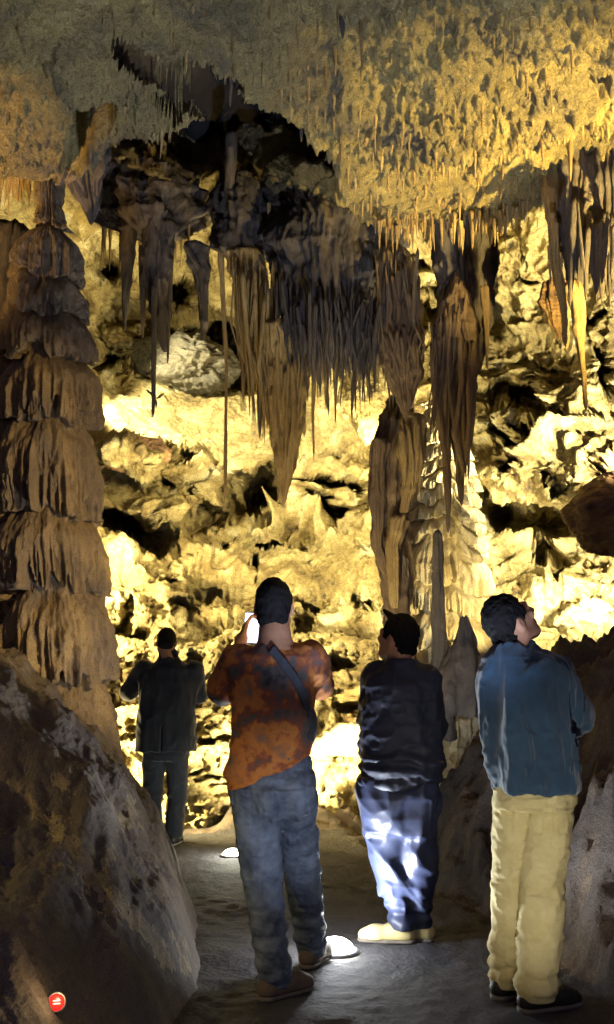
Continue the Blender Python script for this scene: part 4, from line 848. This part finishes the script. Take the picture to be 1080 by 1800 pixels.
# ================= person 2: man in the dyed shirt holding up a phone
a = Person('man in an orange and grey dyed T-shirt and jeans holding up a glowing phone', 495, 4.47); J = a.J
H = frame(4, 10); hc = J(482, 1066, .02)
shL, shR = J(420, 1163, 0), J(546, 1158, 0); elL, elR = J(393, 1212, .10), J(560, 1203, .14)
haL, haR = J(424, 1128, .34), J(468, 1135, .36)
hipL, hipR = J(448, 1385), J(512, 1380); knL, knR = J(462, 1540, .03), J(528, 1505, .24); anL, anR = J(484, 1690, 0), J(548, 1632, .50)
anL[2] = .095; anR[2] = .095
f = Field([-.45, -.35, 0], [.42, .8, 1.85], .0075)
L_ = head(f, hc, H)
f.cap(hc+[0, -.025, -.04], J(484, 1128, -.02), .056, .062, .03); f.cap(J(484, 1118, -.02), J(484, 1140, -.01), .06, .09, .04)
f.slab([(J(484, 1142), .12, .08), (J(483, 1165), .18, .10), (J(480, 1250), .16, .10), (J(478, 1330), .155, .11), (J(478, 1390), .165, .12)], k=.03)
for s_, e_, h_ in ((shL, elL, haL), (shR, elR, haR)): f.chain([s_, e_, h_], [.045, .040, .028], .02)
hand(f, haL, (.25, .15, .95), (.9, .2, 0), 1, .55); hand(f, haR, (-.15, .15, .95), (-.9, .2, 0), -1, .55)
for h_, k_, n_ in ((hipL, knL, anL), (hipR, knR, anR)): f.chain([h_, k_, n_], [.088, .056, .038])
f.cap(anL, anL+[.08, .10, -.06], .035, .03); f.cap(anR, anR+[.05, .12, -.06], .035, .03)
a.part('body', f, 'skin')
f = Field(hc-.2, hc+.2, .005); hair(f, L_, H, length=.010, amp=.005); a.part('hair', f, 'hair')
f = Field([-.45, -.32, .6], [.42, .45, 1.62], .0065)
f.slab([(J(484, 1133, -.01), .075, .07), (J(484, 1142), .12, .09), (J(483, 1155), .172, .108), (J(482, 1185), .180, .118), (J(480, 1240), .174, .12), (J(477, 1300), .170, .12), (J(474, 1350), .178, .128), (J(473, 1398), .186, .135)], k=.03)
f.chain([shL, shL+(elL-shL)*.95], [.078, .072], .035); f.chain([shR, shR+(elR-shR)*.95], [.076, .070], .035)
f.ell(hc+[.008, -.01, -.185], (.066, .066, .06), .006, op='s')
f.disp(folds((1.2, 1, .8), 8, .007, 4)); f.disp(lambda p: -.006*np.sin(p[:, 2]*52-p[:, 0]*30+3*vnoise(p*4))*sstep(1.1, .85, p[:, 2]))
pl = J(410, 1392, -.1); pr = J(545, 1334, -.1); f.cut_plane(pl, np.cross(pr-pl, (0, 1, .15))*-1 if np.cross(pr-pl, (0, 1, .15))[2] > 0 else np.cross(pr-pl, (0, 1, .15)))
a.part('t_shirt', f, 'tee')
f = Field([-.4, -.32, .04], [.42, .75, 1.06], .0052)
f.slab([(J(480, 1400), .168, .118), (J(481, 1360), .166, .118), (J(481, 1330), .156, .112)], k=.03)
f.chain([hipL, knL, anL+[0, 0, .0]], [.108, .080, .066], .015); f.chain([hipR, knR, anR], [.106, .078, .068], .015)
f.ell(J(478, 1400, -.09), (.07, .07, .10), .03); f.ell(J(520, 1398, -.08), (.07, .07, .10), .03)
f.disp(folds((1, 1, 1.3), 7, .005, 5)); f.disp(folds((1.2, 1.2, 2.2), 17, .0035, 35)); f.disp(lambda p: bands(p, .17, .09, 75, .005, 2)+bands(p, .50, .06, 85, .003, 5))
f.disp(seams(-.02, -.135, .045, .86, .062))
f.cut_plane([0, 0, .045], (0, 0, -1)); tr = a.part('jeans', f, 'jeans')
shoe(a, anL, 48, 'shoe_brown'); shoe(a, anR, 25, 'shoe_brown')
# strap over the back, down to a bag at the right hip
f = Field([-.3, -.3, .7], [.4, .35, 1.6], .0065)
st = [J(470, 1128, .0), J(478, 1142, -.115), J(498, 1165, -.128), J(520, 1196, -.130), J(536, 1228, -.108), J(543, 1262, -.03)]
st[0][1] = .02
for p0, p1 in zip(st[:-1], st[1:]):
    for o_ in np.linspace(-.016, .016, 4):
        n_ = np.array([.6, 0, .75])*o_; f.cap(p0+n_, p1+n_, .0058, .0058, .004)
a.part('bag_strap', f, 'strap')
f = Field([-.05, -.25, .75], [.4, .35, 1.35], .0065)
f.ell(J(540, 1275, .05), (.045, .10, .10), .02); f.cap(J(541, 1290, -.06), J(550, 1302, -.06), .012, .008, .01); f.cap(J(544, 1250, -.07), J(549, 1300, -.06), .010, .007, .01)
a.part('bag', f, 'strap')
# the phone, held up in the left hand
import bmesh
def slab_mesh(name, sx, sy, sz, bev):
    bm = bmesh.new(); bmesh.ops.create_cube(bm, size=1); bmesh.ops.scale(bm, vec=(sx, sy, sz), verts=bm.verts)
    bmesh.ops.bevel(bm, geom=bm.edges[:], offset=bev, segments=3, affect='EDGES'); me = bpy.data.meshes.new(name); bm.to_mesh(me); bm.free(); return me
ph = empty('phone', [float(v) for v in P(443, 1104, 4.47+.36)]); tag(ph, 'lit white phone held up by the man in the dyed T-shirt', 'phone')
ph.rotation_euler = (R(-4), R(4), R(-12))
obj('phone_case', slab_mesh('phone_case', .078, .010, .150, .004), M['phone'], ph)
M['screen'] = plain('phone_screen', (.02, .02, .03), .15, emit=(.72, .70, 1.0), power=2.4)
so = obj('screen', slab_mesh('screen', .070, .002, .138, .0008), M['screen'], ph); so.location = (0, -.0062, 0)

# ================= person 3: man in the dark jacket
a = Person('man in a shiny dark jacket, blue track trousers and yellow shoes', 705, 5.37); J = a.J
H = frame(-52, 14, 0); hc = J(699, 1122, .02)
shL, shR = J(665, 1192, .04), J(746, 1196, -.02); elL, elR = J(656, 1262, .10), J(757, 1275, .10)
haL, haR = J(652, 1325, .26), J(735, 1310, .30)
hipL, hipR = J(676, 1390, .02), J(730, 1390); knL, knR = J(690, 1500, .06), J(733, 1500, .03); anL, anR = J(708, 1597, .03), J(734, 1600, .07)
anL[2] = anR[2] = .09
f = Field([-.45, -.3, 0], [.42, .6, 1.8], .0085)
L_ = head(f, hc, H)
f.cap(hc+[0.01, -.02, -.04], J(704, 1172, -.01), .055, .065, .03); f.slab([(J(704, 1178), .12, .08), (J(705, 1195), .18, .11), (J(706, 1260), .17, .11), (J(705, 1340), .165, .12), (J(704, 1400), .165, .12)])
for s_, e_, h_ in ((shL, elL, haL), (shR, elR, haR)): f.chain([s_, e_, h_], [.044, .034, .03])
hand(f, haL, (.3, .6, -.3), (.3, -.2, -1), -1, .5); hand(f, haR, (-.4, .6, -.2), (-.3, -.2, -1), 1, .5)
for h_, k_, n_ in ((hipL, knL, anL), (hipR, knR, anR)): f.chain([h_, k_, n_], [.085, .055, .038]); f.cap(n_, n_+[-.08, .02, -.05], .035, .03)
a.part('body', f, 'skin')
f = Field(hc-.2, hc+.2, .005); hair(f, L_, H, length=.016, amp=.007)
f.cap(L_(0, .06, .10), L_(.0, .115, .125), .022, .010, .02); f.cap(L_(.02, .07, .09), L_(.02, .10, .115), .02, .008, .02)
a.part('hair', f, 'hair')
f = Field([-.42, -.32, .6], [.42, .5, 1.6], .0065)
f.slab([(J(706, 1160, -.01), .075, .078), (J(706, 1172, -.01), .10, .09), (J(706, 1184), .165, .115), (J(706, 1205), .195, .135), (J(706, 1260), .198, .145), (J(706, 1310), .200, .15), (J(705, 1350), .205, .16), (J(702, 1372), .200, .155), (J(700, 1388), .175, .14)], k=.03)
f.chain([shL, elL, haL], [.085, .074, .060], .02); f.chain([shR, elR, haR], [.085, .074, .058], .03)
f.disp(folds((1, 1, 1.1), 8, .007, 8)); f.disp(folds((1, 1, 1.2), 16, .002, 18)); f.disp(lambda p: -.010*(1-2.0*np.abs(vnoise(np.stack([p[:, 0]*5-p[:, 2]*5, p[:, 1]*4, p[:, 2]*9+p[:, 0]*7], -1)+3)))*sstep(1.25, .9, p[:, 2]))
f.disp(lambda p: bands(p, .86, .10, 85, .007, 3))
a.part('jacket', f, 'nylon')
f = Field([-.42, -.32, .04], [.42, .5, 1.0], .0065)
f.slab([(J(705, 1462), .150, .10), (J(704, 1435), .185, .13), (J(702, 1400), .200, .145), (J(702, 1370), .19, .14)], k=.05)
f.chain([hipL, knL, anL], [.118, .106, .066], .03); f.chain([hipR, knR, anR], [.112, .098, .068], .03)
f.disp(folds((1.1, 1.1, .9), 7, .011, 12)); f.disp(lambda p: -.012*(1-2.0*np.abs(vnoise(np.stack([p[:, 0]*5+p[:, 2]*4, p[:, 1]*4, p[:, 2]*5+p[:, 0]*6], -1)+5))))
f.disp(lambda p: bands(p, .14, .06, 90, .009, 2)); f.cut_plane([0, 0, .07], (0, 0, -1)); a.part('trousers', f, 'satin')
shoe(a, anL+[-.02, 0, 0], -82, 'shoe_yellow'); shoe(a, anR, -70, 'shoe_yellow')

# ================= person 4: man in the blue sweater looking up
a = Person('man in a blue fleece sweater and khaki trousers looking up to the right', 925, 4.3); J = a.J
H = frame(70, 38, 0); hc = J(898, 1092, .0)
shL, shR = J(880, 1190, .06), J(968, 1190, -.02); elL, elR = J(878, 1270, .22), J(1006, 1256, .04)
haL, haR = J(930, 1265, .32), J(950, 1290, .30)
hipL, hipR = J(908, 1400, .03), J(970, 1400, -.02); knL, knR = J(903, 1525, .10), J(956, 1530, .02); anL, anR = J(890, 1662, .18), J(942, 1700, .0)
anL[2] = anR[2] = .095
f = Field([-.45, -.35, 0], [.42, .6, 1.8], .0075)
L_ = head(f, hc, H)
f.cap(hc+[0.0, -.01, -.03], J(908, 1155, .0), .058, .066, .03); f.slab([(J(910, 1160), .10, .07), (J(918, 1185), .12, .09), (J(925, 1260), .12, .09), (J(938, 1340), .12, .10), (J(940, 1400), .135, .105)])
for s_, e_, h_ in ((shL, elL, haL), (shR, elR, haR)): f.chain([s_, e_, h_], [.040, .030, .028])
hand(f, haL, (.8, .3, .1), (.1, -.9, -.3), 1, .6); hand(f, haR, (-.8, .3, .2), (.1, -.9, -.3), -1, .6)
for h_, k_, n_ in ((hipL, knL, anL), (hipR, knR, anR)): f.chain([h_, k_, n_], [.085, .056, .038]); f.cap(n_, n_+[.08, .06, -.06], .035, .03)
a.part('body', f, 'skin')
f = Field(hc-.2, hc+.2, .005); hair(f, L_, H, length=.014, amp=.006); a.part('hair', f, 'hair')
f = Field([-.45, -.35, .65], [.45, .55, 1.62], .0065)
f.slab([(J(906, 1132, -.005), .070, .072), (J(908, 1142, .0), .090, .084), (J(912, 1156), .128, .105), (J(918, 1180), .160, .125), (J(922, 1230), .170, .145), (J(929, 1290), .172, .15), (J(936, 1350), .172, .15), (J(939, 1386), .165, .145)], yaw=-.35, k=.03)
f.chain([shL, elL, haL+(elL-haL)*.15], [.075, .062, .048], .035); f.chain([shR, elR, haR+(elR-haR)*.15], [.082, .070, .052], .03)
f.disp(folds((1.7, 1.5, .22), 8, .016, 17)); f.disp(folds((1, 1, 1), 22, .003, 27)); f.disp(lambda p: bands(p, .80, .03, 60, .004, 2))
a.part('sweater', f, 'sweater')
f = Field([-.42, -.32, .03], [.42, .5, 1.0], .0052)
f.slab([(J(940, 1420), .158, .125), (J(940, 1395), .158, .125), (J(940, 1375), .15, .12)], yaw=-.35, k=.03)
f.chain([hipL, knL, anL], [.092, .082, .076], .006); f.chain([hipR, knR, anR], [.100, .090, .080], .006)
f.disp(folds((.9, .9, 1.2), 5, .006, 21)); f.disp(folds((1.2, 1.2, 2.0), 15, .004, 41)); f.disp(lambda p: bands(p, .13, .05, 90, .008, 2)+bands(p, .50, .03, 90, .004, 4))
f.disp(seams(.0, -.03, .115, .80, .055))
f.cut_plane([0, 0, .045], (0, 0, -1)); a.part('trousers', f, 'khaki')
shoe(a, anL, 55, 'shoe_black'); shoe(a, anR, 68, 'shoe_black')

# ------------------------------------------------------------ floor lamps and the red marker
def floor_lamp(px, py, label, r, power, col, glow, wide=True, beam=None):
    d = CAMZ*F/(py-1211)
    for _ in range(30): d += float(P(px, py, d)[2]-.03)*1.6
    p = P(px, py, d)
    root = empty('floor_lamp', (float(p[0]), float(p[1]), 0.006)); tag(root, label, 'floor lamp')
    n_, m_ = 10, 48; th = np.linspace(0, 2*np.pi, m_, endpoint=False)
    prof = [(r*1.32, 0), (r*1.30, .010), (r*1.22, .018), (r*1.06, .018), (r*1.02, .008)]
    V = np.array([[a_*math.cos(t_), a_*math.sin(t_), z_] for a_, z_ in prof for t_ in th]); obj('rim', mesh_np('rim', V, grid_faces(len(prof), m_, wrap=True)), M['metal'], root)
    prof = [(r*1.02*math.cos(k*math.pi/18), .006+r*.72*math.sin(k*math.pi/18)) for k in range(10)]  # tall glowing dome gives a flush lamp the shape of its lens glare
    V = np.array([[max(a_, 1e-4)*math.cos(t_), max(a_, 1e-4)*math.sin(t_), z_] for a_, z_ in prof for t_ in th]); obj('glare_dome', mesh_np('glare_dome', V, grid_faces(len(prof), m_, wrap=True)), glow, root)
    l = lamp('floor_spot', (0, 0, r*.95+.02), power, col, .03, target=(1.0, -.1, 5) if r > .08 else (0, 0, 5), angle=160, blend=.35, parent=root) if wide else None
    lamp('floor_lamp_glow', (0, 0, r*.95+.09), 10 if wide else .5, col, .03, parent=root)
    if beam: lamp('floor_lamp_beam', (0, 0, r*.95+.03), beam[0], beam[1], .03, target=beam[2], angle=beam[3], blend=.8, parent=root)
    return root
M['metal'] = plain('steel_rim', (.35, .34, .33), .4, 1)
M['glow'] = plain('lit_glass', (.9, .9, .85), .3, emit=(1, 1, .86), power=50)
M['glow2'] = plain('lit_glass_far', (.9, .9, .8), .3, emit=(1, .98, .72), power=9)
floor_lamp(589, 1666, 'bright round floor lamp between the jeans and the yellow shoes', .092, 75, (.86, .92, 1.0), M['glow'])
floor_lamp(409, 1500, 'smaller farther round floor lamp left of the jeans', .075, 4, (1, 1, .82), M['glow2'], True, (70, (.80, .86, 1.0), (.9, -1.2, 5), 40))
floor_lamp(900, 2080, 'unseen floor lamp added below the bottom edge of the view', .09, 60, (1, .95, .80), M['glow2'], False, (520, (.62, .72, 1.0), (-.45, 2.5, 4.6), 56))  # unseen lamp, added to light the near ceiling and the people
lamp('floor_spot', (.52, 2.62, .2), 45, (.86, .90, 1.0), .04, target=(-.03, 4.5, .75), angle=26, blend=.8)  # unseen spot added to brighten the phone man's shirt and jeans
lamp('floor_spot', (.50, 2.6, .2), 45, (1, .95, .84), .04, target=(1.0, 4.3, .75), angle=46, blend=.8)  # unseen spot added to brighten the khaki trousers
# red marker on the mound
dep = bpy.context.evaluated_depsgraph_get(); bpy.context.view_layer.update(); dep = bpy.context.evaluated_depsgraph_get()
tp = P(99, 1762, 3.0); dirv = Vector([float(v) for v in tp])-Vector((0, 0, CAMZ)); dirv.normalize()
hit, loc, nor, _, ho, _ = sc.ray_cast(dep, Vector((0, 0, CAMZ)), dirv); nor = nor.lerp(-dirv, .85).normalized(); loc = loc-dirv*.13
root = empty('marker_light', loc+nor*.004); root.rotation_euler = nor.lerp(-dirv, .6).to_track_quat('Z', 'Y').to_euler(); tag(root, 'small round red marker light set in the foreground rock', 'marker light')
rs = 13.5/F*loc.y
prof = [(rs*1.18, -.03), (rs*1.2, .0), (rs*1.12, .006), (rs*1.0, .006)]
th = np.linspace(0, 2*np.pi, 40, endpoint=False)
V = np.array([[a_*math.cos(t_), a_*math.sin(t_), z_] for a_, z_ in prof for t_ in th]); obj('rim', mesh_np('rim', V, grid_faces(4, 40, wrap=True)), M['metal'], root)
M['red'] = plain('red_lens', (.7, .02, .02), .3, emit=(1, .03, .02), power=.35)
prof = [(rs*math.cos(k*math.pi/14), .004+rs*.35*math.sin(k*math.pi/14)) for k in range(8)]
V = np.array([[max(a_, 1e-5)*math.cos(t_), max(a_, 1e-5)*math.sin(t_), z_] for a_, z_ in prof for t_ in th]); obj('lens', mesh_np('lens', V, grid_faces(8, 40, wrap=True)), M['red'], root)
M['pinkled'] = plain('pale_filament', (.9, .5, .5), .4, emit=(1, .5, .5), power=.5)
for k in (-1, 1):
    o = obj('filament', slab_mesh('filament', rs*.9, rs*.16, .002, .0006), M['pinkled'], root); o.location = (0, k*rs*.17, .004+rs*.36)
lamp('marker_glow', tuple(loc-dirv*.09+Vector((.03, 0, .04))), .5, (1, .66, .3), .01)
